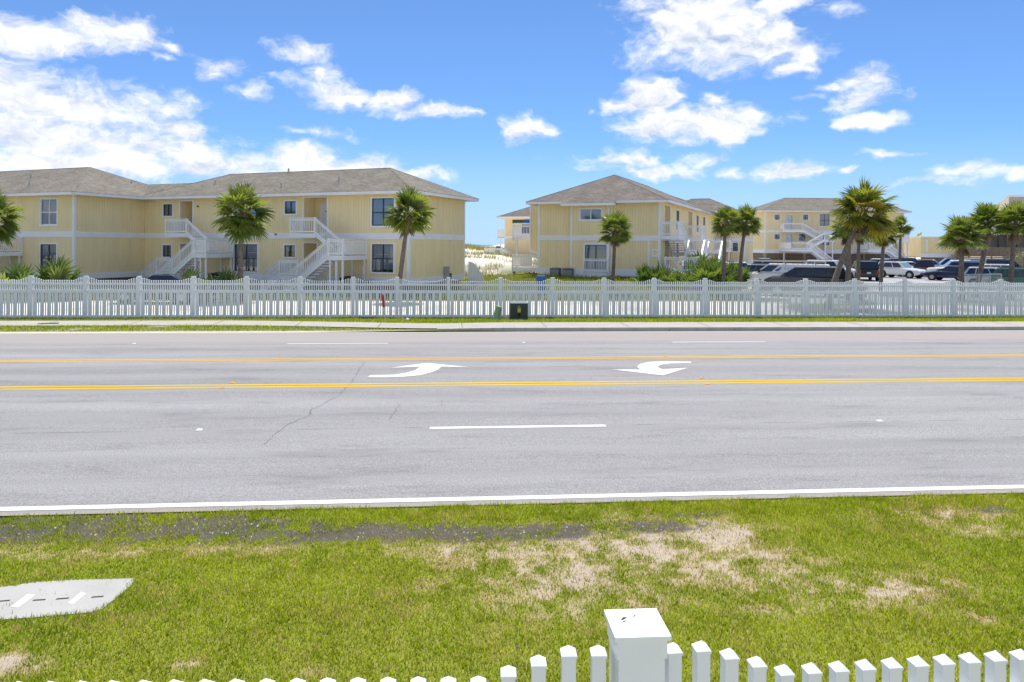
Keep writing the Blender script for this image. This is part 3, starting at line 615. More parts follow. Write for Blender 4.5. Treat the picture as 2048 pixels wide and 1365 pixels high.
mb = MB(); mb.tube([(0,0,.10),(.03,0,.30),(.075,0,.50),(.085,0,.535),(.088,0,.545)], [.155,.15,.148,.14,.09], 14); mb.build('cover', MT['lgreen'], t, smooth=False)
p = onY(768, 632, 33.05); p.z = -.2; t = thing('marker_post', 'white utility marker post with a red top standing before the fence', 'marker post', p)
mb = MB(); mb.vbar((.05,0,-.05), (.049,0,-.05), .02, .02); mb = MB().bar((.06,0,-.1), (-.01,0,.52), .10, .03, (0,1,0)); mb.build('stake', MT['vinyl'], t)
mb = MB().bar((-.012,0,.52), (-.075,0,1.08), .108, .04, (0,1,0)); mb.build('sleeve', pmat('marker_red', (.55, .045, .02), .5, .1), t)
p = onY(735, 633, 32.85); p.z = -.2; t = thing('drain_box', 'low black drainage grate box lying at the foot of the fence', 'drain', p)
mb = MB().box(-.42, .42, -.16, .16, -.03, .10); mb.build('box', MT['dark_metal'], t)
for i in range(6): MB().box(-.37+i*.13, -.30+i*.13, -.12, .12, .101, .108).build('slat', MT['slot'], t)
p = gnd(815, 641); tag(MB().tube([(0,0,0),(0,0,.05),(0,0,.09)], [.06,.075,.03], 7).build('litter_cup', MT['vinyl'], None, p), 'small crumpled white cup littering the verge grass', 'litter')
p = gnd(96, 650); tag(MB().bar((-.35,0,.03), (.35,.02,.05), .12, .05).build('wood_scrap', MT['dark_metal'], None, p), 'short dark plank scrap lying on the verge beside the pavement', 'plank')
# low galvanised rail by the lot
pa, pb = cw((1936-PX)/F*44, 44), cw((2003-PX)/F*45, 45); t = thing('guard_rail', 'low galvanised pipe rail at the edge of the parking lot', 'rail', pa)
v = Vector((pb.x-pa.x, pb.y-pa.y, 0)); mb = MB().tube([(0,0,1.55), v+Vector((0,0,1.55))], [.035,.035], 8); mb.build('top_rail', MT['metal'], t)
for s in (0., .33, .66, 1.): MB().tube([v*s+Vector((0,0,-.1)), v*s+Vector((0,0,1.58))], [.035,.035], 8).build('rail_post', MT['metal'], t)
mb = MB()
for i in range(44):
    a = v*(i/44); b = v*((i+3)/44) if i < 41 else v; mb.bar(a+Vector((0,0,.1)), b+Vector((0,0,1.5)), .006, .006); mb.bar(b+Vector((0,0,.1)), a+Vector((0,0,1.5)), .006, .006)
mb.build('wire_mesh', MT['metal'], t)

# ------------------------------------------------------------------ houses
def wall(parent, loc, rz, w, z0, z1, holes=(), mat=None, name='wall'):
    xs = sorted({0., w, *[h[0] for h in holes], *[h[1] for h in holes]}); zs = sorted({z0, z1, *[h[2] for h in holes], *[h[3] for h in holes]}); mb = MB()
    for a, b in zip(xs[:-1], xs[1:]):
        for c, d in zip(zs[:-1], zs[1:]):
            if any(a >= h[0]-1e-6 and b <= h[1]+1e-6 and c >= h[2]-1e-6 and d <= h[3]+1e-6 for h in holes): continue
            mb.face([(a,0,c),(b,0,c),(b,0,d),(a,0,d)])
    return mb.build(name, mat or MT['siding'], parent, loc, rz)
def window(parent, loc, rz, x, z, w, h, style='dark', blind=.6, rows=2):
    # opening of w x h whose lower left corner is x, z on the wall at loc / rz; y runs into the wall
    fr = MT['dark_frame'] if style == 'dark' else MT['white']
    M_ = Matrix.Translation(Vector(loc)) @ Matrix.Rotation(rz, 4, 'Z'); o0 = M_ @ Vector((x, 0, z))
    s = .045; mb = MB(); mb.box(0, s, .03, .08, 0, h); mb.box(w-s, w, .03, .08, 0, h); mb.box(s, w-s, .03, .08, 0, s); mb.box(s, w-s, .03, .08, h-s, h)
    mb.box(w/2-.035, w/2+.035, .028, .078, s, h-s)
    if rows == 2: mb.box(s, w/2-.035, .032, .07, h*.48-.03, h*.48+.03); mb.box(w/2+.035, w-s, .032, .07, h*.48-.03, h*.48+.03)
    win = mb.build('window', fr, parent, o0, rz); t = .10
    mb = MB(); mb.box(-t, 0, -.035, .03, -t, h+t); mb.box(w, w+t, -.035, .03, -t, h+t); mb.box(0, w, -.035, .03, h, h+t); mb.box(0, w, -.045, .03, -t, 0)
    mb.box(-.002, .0, 0, .2, 0, h); mb.box(w, w+.002, 0, .2, 0, h)
    mb.build('trim', MT['white'], win)
    for a, b in ((s, w/2-.035), (w/2+.035, w-s)):
        for c, d in (((s, h*.48-.03), (h*.48+.03, h-s)) if rows == 2 else ((s, h-s),)): MB().face([(a,.05,c),(b,.05,c),(b,.05,d),(a,.05,d)]).build('pane', MT['glass'], win)
    zb = h*(1-blind)
    if blind > 0:
        mb = MB(); n = max(3, int((h-zb)/.09))
        for i in range(n):
            z_ = zb+(h-zb)*i/n; mb.face([(0,.15,z_),(w,.15,z_),(w,.12,z_+(h-zb)/n*.95),(0,.12,z_+(h-zb)/n*.95)])
        mb.build('blind', MT['blind'] if style != 'green' else MT['blind_green'], win)
    mb = MB(); mb.face([(0,.6,0),(w,.6,0),(w,.6,h),(0,.6,h)]); mb.face([(0,.2,0),(0,.6,0),(0,.6,h),(0,.2,h)]); mb.face([(w,.2,0),(w,.2,h),(w,.6,h),(w,.6,0)]); mb.face([(0,.08,0),(w,.08,0),(w,.6,0),(0,.6,0)]); mb.face([(0,.08,h),(0,.6,h),(w,.6,h),(w,.08,h)])
    mb.build('room', MT['room'], win); return win
def alcove(parent, loc, rz, x0, x1, z0, z1, door=(.2, 1.1), depth=1.15, side=False):
    M_ = Matrix.Translation(Vector(loc)) @ Matrix.Rotation(rz, 4, 'Z'); o0 = M_ @ Vector((x0, 0, z0)); w, h = x1-x0, z1-z0
    mb = MB(); mb.face([(0,0,0),(0,depth,0),(0,depth,h),(0,0,h)]); mb.face([(w,0,0),(w,0,h),(w,depth,h),(w,depth,0)]); mb.face([(0,depth,0),(w,depth,0),(w,depth,h),(0,depth,h)])
    al = mb.build('entry_recess', MT['siding'], parent, o0, rz)
    mb = MB(); mb.face([(0,0,h),(0,depth,h),(w,depth,h),(w,0,h)]); mb.build('recess_ceiling', MT['soffit'], al)
    mb = MB(); mb.face([(0,0,.005),(w,0,.005),(w,depth,.005),(0,depth,.005)]); mb.build('recess_floor', MT['deck'], al)
    mb = MB(); t = .09; mb.box(-t, 0, -.03, .02, 0, h+t); mb.box(w, w+t, -.03, .02, 0, h+t); mb.box(0, w, -.03, .02, h, h+t); mb.build('trim', MT['white'], al)
    d0, d1 = door; mb = MB(); mb.box(d0, d1, depth-.06, depth-.02, .01, 2.03); mb.box(d0-.07, d0, depth-.05, depth-.01, 0, 2.1); mb.box(d1, d1+.07, depth-.05, depth-.01, 0, 2.1); mb.box(d0, d1, depth-.05, depth-.01, 2.03, 2.1)
    dr_ = mb.build('door', MT['door'], al)
    MB().box((d0+d1)/2-.08, (d0+d1)/2+.08, depth-.075, depth-.06, 1.5, 1.56).build('number_plate', MT['slot'], al)
    MB().tube([(d1-.1,depth-.06,1.0),(d1-.1,depth-.13,1.0)], [.03,.035], 8).build('door_knob', MT['metal'], al); return al
def hip(parent, x0, x1, y0, y1, ze, tanp, mat, oh=.75, fascia='frbl', along='x', fh=.2, name='roof', ridge_end=None, thick=.03):
    X0, X1, Y0_, Y1_ = x0-oh, x1+oh, y0-oh, y1+oh
    if along == 'x':
        hw = (Y1_-Y0_)/2; zr = ze+hw*tanp; ym = (Y0_+Y1_)/2; A, B = (X0+hw, ym, zr), (X1-hw, ym, zr)
        fs = [[(X0,Y0_,ze),(X1,Y0_,ze),B,A], [(X1,Y1_,ze),(X0,Y1_,ze),A,B], [(X0,Y1_,ze),(X0,Y0_,ze),A], [(X1,Y0_,ze),(X1,Y1_,ze),B]]
    else:
        hw = (X1-X0)/2; zr = ze+hw*tanp; xm = (X0+X1)/2; A, B = (xm, Y0_+hw, zr), (xm, Y1_-hw, zr)
        fs = [[(X0,Y0_,ze),(X1,Y0_,ze),A], [(X1,Y1_,ze),(X0,Y1_,ze),B], [(X0,Y1_,ze),(X0,Y0_,ze),A,B], [(X1,Y0_,ze),(X1,Y1_,ze),B,A]]
    mb = MB()
    for f in fs: mb.face(f)
    rf = mb.build(name, mat, parent)
    # ridge and hip caps
    mb = MB(); cs = [(X0,Y0_,ze),(X1,Y0_,ze),(X1,Y1_,ze),(X0,Y1_,ze)]
    pairs = [(A, B)]+([(cs[0],A),(cs[3],A),(cs[1],B),(cs[2],B)] if along == 'x' else [(cs[0],A),(cs[1],A),(cs[2],B),(cs[3],B)])
    for p, q in pairs: mb.bar(Vector(p)+Vector((0,0,-.022)), Vector(q)+Vector((0,0,-.022)), .22, .016)
    mb.build('ridge_cap', mat, rf)
    mb = MB(); g = .025
    if 'f' in fascia: mb.box(X0+g, X1-g, Y0_+.01, Y0_+.05, ze-fh, ze-.012)
    if 'b' in fascia: mb.box(X0+g, X1-g, Y1_-.05, Y1_-.01, ze-fh, ze-.012)
    if 'l' in fascia: mb.box(X0+.01, X0+.05, Y0_+.012, Y1_-.012, ze-fh-.002, ze-.014)
    if 'r' in fascia: mb.box(X1-.05, X1-.01, Y0_+.012, Y1_-.012, ze-fh-.002, ze-.014)
    if mb.v: mb.each('fascia', MT['white'], rf)
    s = .06; MB().face([(X0+s,Y0_+s,ze-.09),(X0+s,Y1_-s,ze-.09),(X1-s,Y1_-s,ze-.09),(X1-s,Y0_+s,ze-.09)]).build('soffit', MT['soffit'], rf)
    return rf, (A, B)
def vent(rf, p, r=.06):
    MB().tube([Vector(p)+Vector((0,0,-.15)), Vector(p)+Vector((0,0,.28))], [r, r], 7).build('vent_pipe', MT['metal'], rf)
def rail(name, p0, p1, parent, h=1.02, post0=True, post1=True, sp=.135, kick=0., solid=False):
    p0, p1 = Vector(p0), Vector(p1); mb = MB(); up = Vector((0,0,1)); d = p1-p0; ln = Vector((d.x, d.y, 0)).length; e = d/ln
    mb.vbar(p0+up*(h-.06), p1+up*(h-.06), .11, .055); mb.vbar(p0+up*(h-.19), p1+up*(h-.19), .035, .10); mb.vbar(p0+up*.07, p1+up*.07, .035, .09)
    n = max(1, int(ln/sp))
    for i in range(n+1):
        q = p0+d*(i/n); b = .05
        if solid: continue
        mb.box(q.x-.019, q.x+.019, q.y-.019, q.y+.019, q.z+.10, q.z+h-.12)
    if solid: mb.vbar(p0+up*.1, p1+up*.1, .03, h-.2)
    for f, q in ((post0, p0), (post1, p1)):
        if f: mb.box(q.x-.05, q.x+.05, q.y-.05, q.y+.05, q.z-kick, q.z+h+.03)
    return mb.build(name, MT['white'], parent)
def flight(st, a, b, y0, y1, z0, z1):
    # steps between x = a (height z0) and x = b (height z1), y0 outer, y1 inner
    n = max(2, round(abs(z1-z0)/.185)); mb = MB()
    for i in range(n-1):
        t0, t1 = (i+.15)/n, (i+1.15)/n; zz = z0+(z1-z0)*(i+1)/n; xa, xb = sorted((a+(b-a)*t0, a+(b-a)*t1)); mb.box(xa, xb, y0+.05, y1-.05, zz-.04, zz)
    mb.build('treads', MT['deck'], st); mb = MB()
    for y in (y0, y1): mb.vbar((a,y,z0-.20), (b,y,z1-.20), .05, .30)
    mb.build('stringer', MT['white'], st)
def landing(st, x0, x1, y0, y1, z, nm='landing'):
    if nm: MB().box(x0, x1, y0, y1, z-.05, z).build(nm, MT['deck'], st)
    mb = MB(); mb.box(x0, x1, y0-.045, y0-.002, z-.27, z+.005); mb.box(x0-.045, x0-.002, y0, y1, z-.27, z+.003); mb.box(x1+.002, x1+.045, y0, y1, z-.27, z+.003); mb.build('rim_board', MT['white'], st)
def stairs(parent, loc, rz, f1, f2, ground_z=0., lowend=None, first=True):
    mid = (f1+f2)/2; st = MB().box(0, 1.95, -1.2, 0, f2-.05, f2).build('staircase', MT['deck'], parent, loc, rz)
    for (x, y) in ((4.04, -2.40), (4.96, -2.40), (4.96, -.15), (4.04, -.15), (4.5, -2.4)): MB().box(x-.05, x+.05, y-.05, y+.05, ground_z-.1, mid-.052).build('support_post', MT['white'], st)
    landing(st, 0, 1.95, -1.2, 0, f2, None); landing(st, 3.95, 5.05, -2.5, 0, mid, 'middle_landing')
    flight(st, 1.95, 3.95, -1.15, -.08, f2, mid); zl = ground_z; xe = 3.95-(mid-zl)/.185*.262; flight(st, 3.95, xe, -2.45, -1.35, mid, zl)
    rail('railing', (0,-1.2,f2), (1.95,-1.2,f2), st, kick=.25); rail('railing', (0,-1.2,f2), (0,-.04,f2), st, post0=False)
    rail('railing', (1.97,-1.2,f2-.02), (3.95,-1.2,mid-.02), st, post0=False)
    rail('railing', (3.95,-2.5,mid), (5.05,-2.5,mid), st, kick=.25); rail('railing', (5.05,-2.5,mid), (5.05,-.04,mid), st, post0=False, kick=.25)
    rail('railing', (3.93,-2.5,mid-.02), (xe,-2.5,zl), st, post0=False); rail('railing', (3.93,-1.33,mid-.02), (xe,-1.33,zl), st)
    if first:
        landing(st, -.85, 1.9, -1.2, 0, f1, 'lower_landing'); rail('railing', (-.85,-1.2,f1), (.65,-1.2,f1), st, kick=.5)
        xe = -.85-(f1-ground_z)/.185*.27; flight(st, -.85, xe, -1.15, -.15, f1, ground_z); rail('railing', (-.87,-1.2,f1), (xe,-1.2,ground_z), st, post0=False)
        rail('railing', (-.87,-.06,f1), (xe,-.06,ground_z), st)
    return st
FL1, FL2, EAVE = 1.0, 3.75, 6.42; TP = .425
def facade(b, fr, loc, rz, w, items, z0, z1, mat=None):
    # items: ('w', px rect, style, blind, rows) or ('a', px rect, door); rect given in local metres x0,x1,z0,z1
    holes = [it[1] for it in items]; wall(b, loc, rz, w, z0, z1, holes, mat)
    for it in items:
        x0, x1, a, c = it[1]
        if it[0] == 'w': window(b, loc, rz, x0, a, x1-x0, c-a, *it[2:])
        else: alcove(b, loc, rz, x0, x1, a, c, *it[2:])
def rect(fr, x0, y0, x1, y1, v=0., off=0.):
    a, za = fr.hit(x0, (y0+y1)/2, v); b, _ = fr.hit(x1, (y0+y1)/2, v); xm = (x0+x1)/2; _, zt = fr.hit(xm, y0, v); _, zb = fr.hit(xm, y1, v); return [a-off, b-off, zb, zt]
# ---- left house: two hip-roofed wings
b1 = thing('beach_house', 'long yellow two storey beach house with grey hip roofs and two white staircases', 'house', B1.w(0, 0, 0), B1.rz)
WL = 22.6; D = 7.7; DW = 9.5; WP = 5.6
def rr(x0, y0, x1, y1, v=0., off=-WL, zmin=None, zmax=None):
    r = rect(B1, x0, y0, x1, y1, v, off)
    if zmin is not None: r[2] = zmin
    if zmax is not None: r[3] = zmax
    return r
items = [('w', rr(327,409,345,432), 'dark', .9, 1), ('a', rr(361,403,385,470, zmin=FL2), (.45, 1.25)), ('w', rr(326,491,343,514), 'dark', .9, 1), ('a', rr(361,488,383,530, zmin=FL1), (.4, 1.2)),
 ('w', rr(469,396,515,455), 'dark', .95, 2), ('w', rr(469,489,515,543), 'dark', .9, 2),
 ('w', rr(570,403,592,428), 'dark', .9, 1), ('a', rr(608,396,654,470, zmin=FL2), (.55, 1.45)), ('w', rr(569,491,591,514), 'dark', .5, 1), ('a', rr(608,487,634,530, zmin=FL1), (.35, 1.1)),
 ('w', rr(744,397,788,452), 'dark', .95, 2), ('w', rr(744,489,787,545), 'dark', .9, 2)]
facade(b1, B1, (-WL, 0, 0), 0, WL, items, FL1-.1, EAVE-.1)
wall(b1, (0, 0, 0), R(90), D, FL1-.1, EAVE-.1); wall(b1, (0, D, 0), R(180), WL, FL1-.1, EAVE-.1)
wx0 = -44.; wloc = (wx0, -WP, 0)
def rw(x0, y0, x1, y1): return rect(B1, x0, y0, x1, y1, -WP, wx0)
facade(b1, B1, wloc, 0, -WL-wx0, [('w', rw(82,398,114,450), 'green', .5, 2), ('w', rw(81,489,113,545), 'dark', .8, 2)], FL1-.1, EAVE-.1)
wall(b1, (-WL, -WP, 0), R(90), WP+.0, FL1-.1, EAVE-.1)
wall(b1, (wx0, DW-WP, 0), R(-90), DW, FL1-.1, EAVE-.1); wall(b1, (-WL, DW-WP, 0), R(180), -WL-wx0, FL1-.1, EAVE-.1)
r1, (A_, B_) = hip(b1, -WL+.6, 0, 0, D, EAVE, TP, MT['roof'], fascia='frb'); r2, _ = hip(b1, wx0, -WL, -WP, DW-WP, EAVE, TP, MT['roof'], fascia='fl')
ra = r2; mb = MB(); mb.box(-WL+.70, -WL+.74, -WP-.738, -.76, EAVE-.2, EAVE-.014); mb.each('fascia', MT['white'], r2)
hw = (4.8+.75)/2; zr = EAVE+hw*TP; ym = -.75+hw; mb = MB()
mb.face([(-27,-.748,EAVE+.001),(-17,-.748,EAVE+.001),(-17,ym,zr),(-27,ym,zr)]); mb.face([(-17,4.8,EAVE),(-27,4.8,EAVE),(-27,ym,zr),(-17,ym,zr)]); mb.build('roof', MT['roof'], b1)
mb = MB(); mb.box(-WL+.74, -WL+.02, -.74, -.70, EAVE-.2, EAVE-.012); mb.each('fascia', MT['white'], r1)
def slope_pt(px, py, fr=B1, v0=-.75):       # roof point on the front slope seen at a pixel
    lo, hi = 30., 90.
    for _ in range(60):
        mid = (lo+hi)/2; p = at(px, py, mid); y = (p-fr.o).dot(fr.ey)
        if p.z > EAVE+(y-v0)*TP: lo = mid
        else: hi = mid
    return Vector(((p-fr.o).dot(fr.ex), (p-fr.o).dot(fr.ey), p.z))
for (x, y) in ((430, 369), (562, 375), (678, 362), (577, 345)): vent(r1, slope_pt(x, y))
for (x, y) in ((61, 357), (58, 372)): vent(r2, slope_pt(x, y, v0=-WP-.75))
vent(r1, (-2.2, 4.2, 7.35)); vent(r2, (-24.6, .5, 7.55))
mb = MB()                                    # storey band, corner boards
mb.box(-WL+.03, .03, -.035, -.001, 3.42, 3.80); mb.box(.001, .035, -.03, D, 3.42, 3.80); mb.box(wx0, -WL+.03, -WP-.035, -WP-.001, 3.42, 3.80); mb.box(-WL+.001, -WL+.035, -WP-.03, -.04, 3.42, 3.80)
mb.each('storey_band', MT['white'], b1); mb = MB()
for z0, z1 in ((FL1, 3.42), (3.80, EAVE-.1)):
    mb.box(-.16, .025, -.025, -.002, z0, z1); mb.box(.002, .025, -.002, .14, z0, z1); mb.box(.002, .025, D-.15, D, z0, z1)
    mb.box(-WL-.16, -WL+.025, -WP-.025, -WP-.002, z0, z1); mb.box(-WL+.002, -WL+.025, -WP-.002, -WP+.14, z0, z1)
mb.each('corner_board', MT['white'], b1); mb = MB()
zs = .58; mb.box(-WL+.03, .02, -.03, -.002, zs, FL1-.02); mb.box(.002, .03, -.02, D, zs, FL1-.02); mb.box(wx0, -WL+.02, -WP-.03, -WP-.002, zs, FL1-.02); mb.box(-WL+.002, -WL+.03, -WP-.02, -.035, zs, FL1-.02)
mb.each('skirting', MT['white'], b1)
mb = MB(); mb.box(-WL+.2, -.2, .25, .3, -.1, FL1-.1); mb.box(-.25, -.2, .3, D-.2, -.1, FL1-.1); mb.box(wx0, -WL-.2, -WP+.25, -WP+.3, -.1, FL1-.1); mb.box(-WL-.25, -WL-.2, -WP+.3, 3, -.1, FL1-.1); mb.each('crawl_space_wall', MT['timber'], b1)
s1 = B1.hit(582, 450, -1.2)[0]; s2 = B1.hit(333, 450, -1.2)[0]; s3 = B1.hit(-82, 450, -WP-1.2)[0]
stairs(b1, (s1, -.04, 0), 0, FL1, FL2); stairs(b1, (s2, -.04, 0), 0, FL1, FL2); stairs(b1, (s3, -WP-.04, 0), 0, FL1, FL2)
# things on and by the wall
x, z = B1.hit(890, 545, 0); y890, z890 = B1.hitx(892, 541, .1)
t = MB().box(.03, .27, y890-.2, y890+.2, .35, 1.6).build('electric_meter', MT['metal'], b1); MB().tube([(.2,y890+.45,.2),(.2,y890+.45,1.15)], [.10,.10], 8).build('conduit', MT['dark_metal'], b1)
for (px_, py_) in ((553, 469), (45, 419), (397, 413)):
    x, z = B1.hit(px_, py_, 0 if px_ > 100 else -WP); y = 0 if px_ > 100 else -WP; MB().tube([(x,y-.05,z),(x,y-.12,z-.03)], [.07,.05], 8).build('wall_lamp', MT['dark_metal'], b1)
# bins and air conditioners under the stairs
def ac_unit(p, label, s=1., grp=None):
    t = thing('air_conditioner', label, 'air conditioner', p, B1.rz, grp); a = .42*s; h = .85*s
    MB().box(-a, a, -a, a, -.1, .06).build('pad', MT['concrete'], t); MB().box(-a+.03, a-.03, -a+.03, a-.03, .06, h).build('core', MT['slot'], t)
    mb = MB()
    for i in range(11): z = .09+i*(h-.14)/11; mb.box(-a, a, -a, -a+.028, z, z+.03); mb.box(-a, a, a-.028, a, z, z+.03); mb.box(-a, -a+.028, -a+.03, a-.03, z, z+.03); mb.box(a-.028, a, -a+.03, a-.03, z, z+.03)
    mb.build('louvre', MT['metal'], t); MB().box(-a-.01, a+.01, -a-.01, a+.01, h, h+.04).build('lid', MT['metal'], t); MB().tube([(0,0,h+.04),(0,0,h+.06)], [a*.75, a*.75], 16).build('fan_grille', MT['dark_metal'], t); return t
def bin_(p, label, c, grp=None):
    t = thing('wheeled_bin', label, 'bin', p, B1.rz, grp); mt = pmat('bin_plastic', c, .5, .15)
    mb = MB(); mb.v = [(-.25,-.27,.05),(.25,-.27,.05),(.25,.27,.05),(-.25,.27,.05),(-.30,-.36,1.0),(.30,-.36,1.0),(.30,.36,1.0),(-.30,.36,1.0)]; mb.f = [(3,2,1,0),(4,5,6,7),(0,1,5,4),(1,2,6,5),(2,3,7,6),(3,0,4,7)]; mb.build('body', mt, t)
    mb = MB(); mb.v = [(-.32,-.40,1.0),(.32,-.40,1.0),(.32,.40,1.02),(-.32,.40,1.02),(-.30,-.36,1.05),(.30,-.36,1.05),(.28,.36,1.13),(-.28,.36,1.13)]; mb.f = [(3,2,1,0),(4,5,6,7),(0,1,5,4),(1,2,6,5),(2,3,7,6),(3,0,4,7)]; mb.build('lid', mt, t)
    for s in (-.3, .3): MB().tube([(s-.03,.3,.12),(s+.03,.3,.12)], [.12,.12], 12).build('wheel', MT['dark_metal'], t)
    return t
bin_(B1.w(s1+4.4, -1.2, -.05), 'black wheeled bin under the stair landing beside the palm at the house corner', (.015, .015, .018)); ac_unit(B1.w(s1+5.6, -1.5, -.05), 'grey air conditioner right of the stair nearest the house corner')
bin_(B1.w(s2+4.35, -1.0, -.05), 'charcoal wheeled bin under the landing of the stair at the inner corner', (.03, .03, .035)); ac_unit(B1.w(s2+5.5, -1.4, -.05), 'grey air conditioner under the stair at the inner corner of the house')
# white beach side fence panel beyond the corner
t = thing('side_screen', 'white curved screen fence at the back corner of the long yellow house', 'fence', B1.w(.4, D-.2, .0), B1.rz)
mb = MB()
for i in range(12):
    h = 1.9-1.3*(i/11)**2; MB().box(.02+i*.11, .12+i*.11, -.015, .015, 0, h).build('board', MT['white'], t)
MB().box(0, 1.34, .016, .05, .3, .4).build('cross_rail', MT['white'], t)

# ---- middle house
b2 = thing('beach_house', 'yellow beach house with a brown hip roof standing on the grassy mound', 'house', B2.w(0, 0, 0), B2.rz)
G2, F1, F2, W2, D2 = .75, 1.42, 3.86, B2.hit(1076, 470, 0)[0], 21.8
xa, xb = B2.hit(1145, 470, 0)[0], B2.hit(1218, 470, -.43)[0]; PJ = .43
def r2_(x0, y0, x1, y1, v, off): return rect(B2, x0, y0, x1, y1, v, off)
wall(b2, (W2, 0, 0), 0, xa-W2, G2+.1, EAVE-.05)
facade(b2, B2, (xa, -PJ, 0), 0, xb-xa, [('w', r2_(1160,418,1203,440,-PJ,xa), 'white', 1., 1), ('w', r2_(1170,490,1213,543,-PJ,xa), 'dark', 1., 1)], G2+.1, EAVE-.1)
wall(b2, (xa, 0, 0), R(-90), PJ, G2+.1, EAVE-.1); wall(b2, (xb, -PJ, 0), R(90), PJ, G2+.1, EAVE-.1)
wall(b2, (xb, 0, 0), 0, -xb, G2+.1, EAVE-.05)
side = [('a', [1.6, 3.6, F2, F2+2.25], (.3, 1.2)), ('w', [6.2, 7.4, F2+.55, F2+2.1], 'dark', .8, 2), ('a', [1.6, 3.2, F1, F1+2.15], (.3, 1.1)), ('w', [6.2, 7.4, F1+.5, F1+1.9], 'dark', .8, 2),
 ('a', [11.8, 13.8, F2, F2+2.25], (.3, 1.2)), ('w', [16.2, 17.4, F2+.55, F2+2.1], 'dark', .8, 2), ('a', [11.8, 13.4, F1, F1+2.15], (.3, 1.1)), ('w', [20.2, 21.4, F2+.55, F2+2.1], 'dark', .8, 2)]
facade(b2, B2, (0, 0, 0), R(90), 30., side, G2+.1, EAVE-.05)
wall(b2, (W2, 30., 0), R(-90), 30., G2+.1, EAVE-.05); wall(b2, (0, 30., 0), R(180), -W2, G2+.1, EAVE-.05)
rf2, (A2, _) = hip(b2, W2, 0, 0, D2, EAVE, .44, MT['roof2'], along='y', fascia='frbl')
hip(b2, -5.4, 0, 15, 33, EAVE-.001, .44, MT['roof2'], along='y', fascia='r')
mb = MB(); e = .44; mb.face([(xa-.55,-.75-PJ,EAVE-PJ*e),(xb+.55,-.75-PJ,EAVE-PJ*e),(xb+.55,-.75,EAVE),(xa-.55,-.75,EAVE)]); bay = mb.build('bay_roof', MT['roof2'], b2)
mb = MB(); mb.box(xa-.55, xb+.55, -.74-PJ, -.70-PJ, EAVE-PJ*e-.2, EAVE-PJ*e-.012); mb.box(xa-.55, xa-.51, -.70-PJ, -.77, EAVE-PJ*e-.2, EAVE-PJ*e-.012); mb.box(xb+.51, xb+.55, -.70-PJ, -.77, EAVE-PJ*e-.2, EAVE-PJ*e-.012); mb.each('fascia', MT['white'], bay)
MB().face([(xa-.5,-.70-PJ,EAVE-PJ*e-.1),(xa-.5,-.05,EAVE-PJ*e-.1),(xb+.5,-.05,EAVE-PJ*e-.1),(xb+.5,-.70-PJ,EAVE-PJ*e-.1)]).build('soffit', MT['soffit'], bay)
xc = B2.hit(1297, 520, 0)[0]; mb = MB()
for z0, z1 in ((G2+.5, 3.48), (3.86, EAVE-.1)):
    for (x0, x1, y) in ((W2-.02, W2+.17, 0), (xa-.13, xa-.002, 0), (xb+.002, xb+.13, 0), (-.14, .025, 0)): mb.box(x0, x1, y-.025, y-.002, z0, z1)
    for (x0, x1) in ((xa-.02, xa+.12), (xb-.12, xb+.02)): mb.box(x0, x1, -PJ-.025, -PJ-.002, z0, z1-(.2 if z1 > 5 else 0))
    mb.box(.002, .025, -.002, .13, z0, z1)
mb.box(xc-.06, xc+.06, -.025, -.002, G2+.5, 3.48); mb.each('corner_board', MT['white'], b2)
mb = MB()
for (x0, x1, y) in ((W2-.03, xa-.002, 0), (xb+.002, .035, 0), (xa-.03, xb+.03, -PJ)): mb.box(x0, x1, y-.035, y-.001, 3.48, 3.86); mb.box(x0, x1, y-.035, y-.001, G2-.1 if y else G2+.1, G2+.62)
mb.box(.001, .036, .0, 30, 3.50, 3.84); mb.each('storey_band', MT['white'], b2)
x0, z0 = B2.hit(1168, 545, -PJ-.08); x1, z1 = B2.hit(1216, 518, -PJ-.08); rail('window_railing', (x0,-PJ-.10,z0), (x1,-PJ-.10,z0), b2, h=z1-z0, sp=.12)
stairs(b2, (.04, .2, 0), R(90), F1, F2, .25, first=False)
en = MB().box(.55, 2.5, -.7, 1.4, F1-.1, F1-.05).build('entry_stair', MT['deck'], b2); rail('railing', (.55,-.7,F1-.1), (2.5,-.7,F1-.1), en, kick=.3); rail('railing', (2.5,-.7,F1-.1), (2.5,1.4,F1-.1), en, post0=False)
MB().box(.5, 2.55, -.75, -.70, F1-.4, F1-.02).build('rim_board', MT['white'], en); MB().box(2.42, 2.54, -.68, -.56, -.1, F1-.1).build('support_post', MT['white'], en)
MB().box(-.2, 1.0, -2.0, -.9, F1-.7, F1-.65).build('front_landing', MT['deck'], en); rail('railing', (-.2,-2.,F1-.7), (1.0,-2.,F1-.7), en, kick=.6); rail('railing', (1.05,-2.,F1-.72), (2.7,-2.,-.1), en, post0=False); flight(en, 1.0, 2.7, -1.95, -.95, F1-.7, -.1)
stairs(b2, (.04, 10.6, 0), R(90), F1, F2, .1, first=False)
x, z = B2.hit(1304, 505, 0); window(b2, (xb, 0, 0), 0, B2.hit(1306, 507, 0)[0]-xb, B2.hit(1306, 511, 0)[1], .32, .35, 'white', 0, 1)
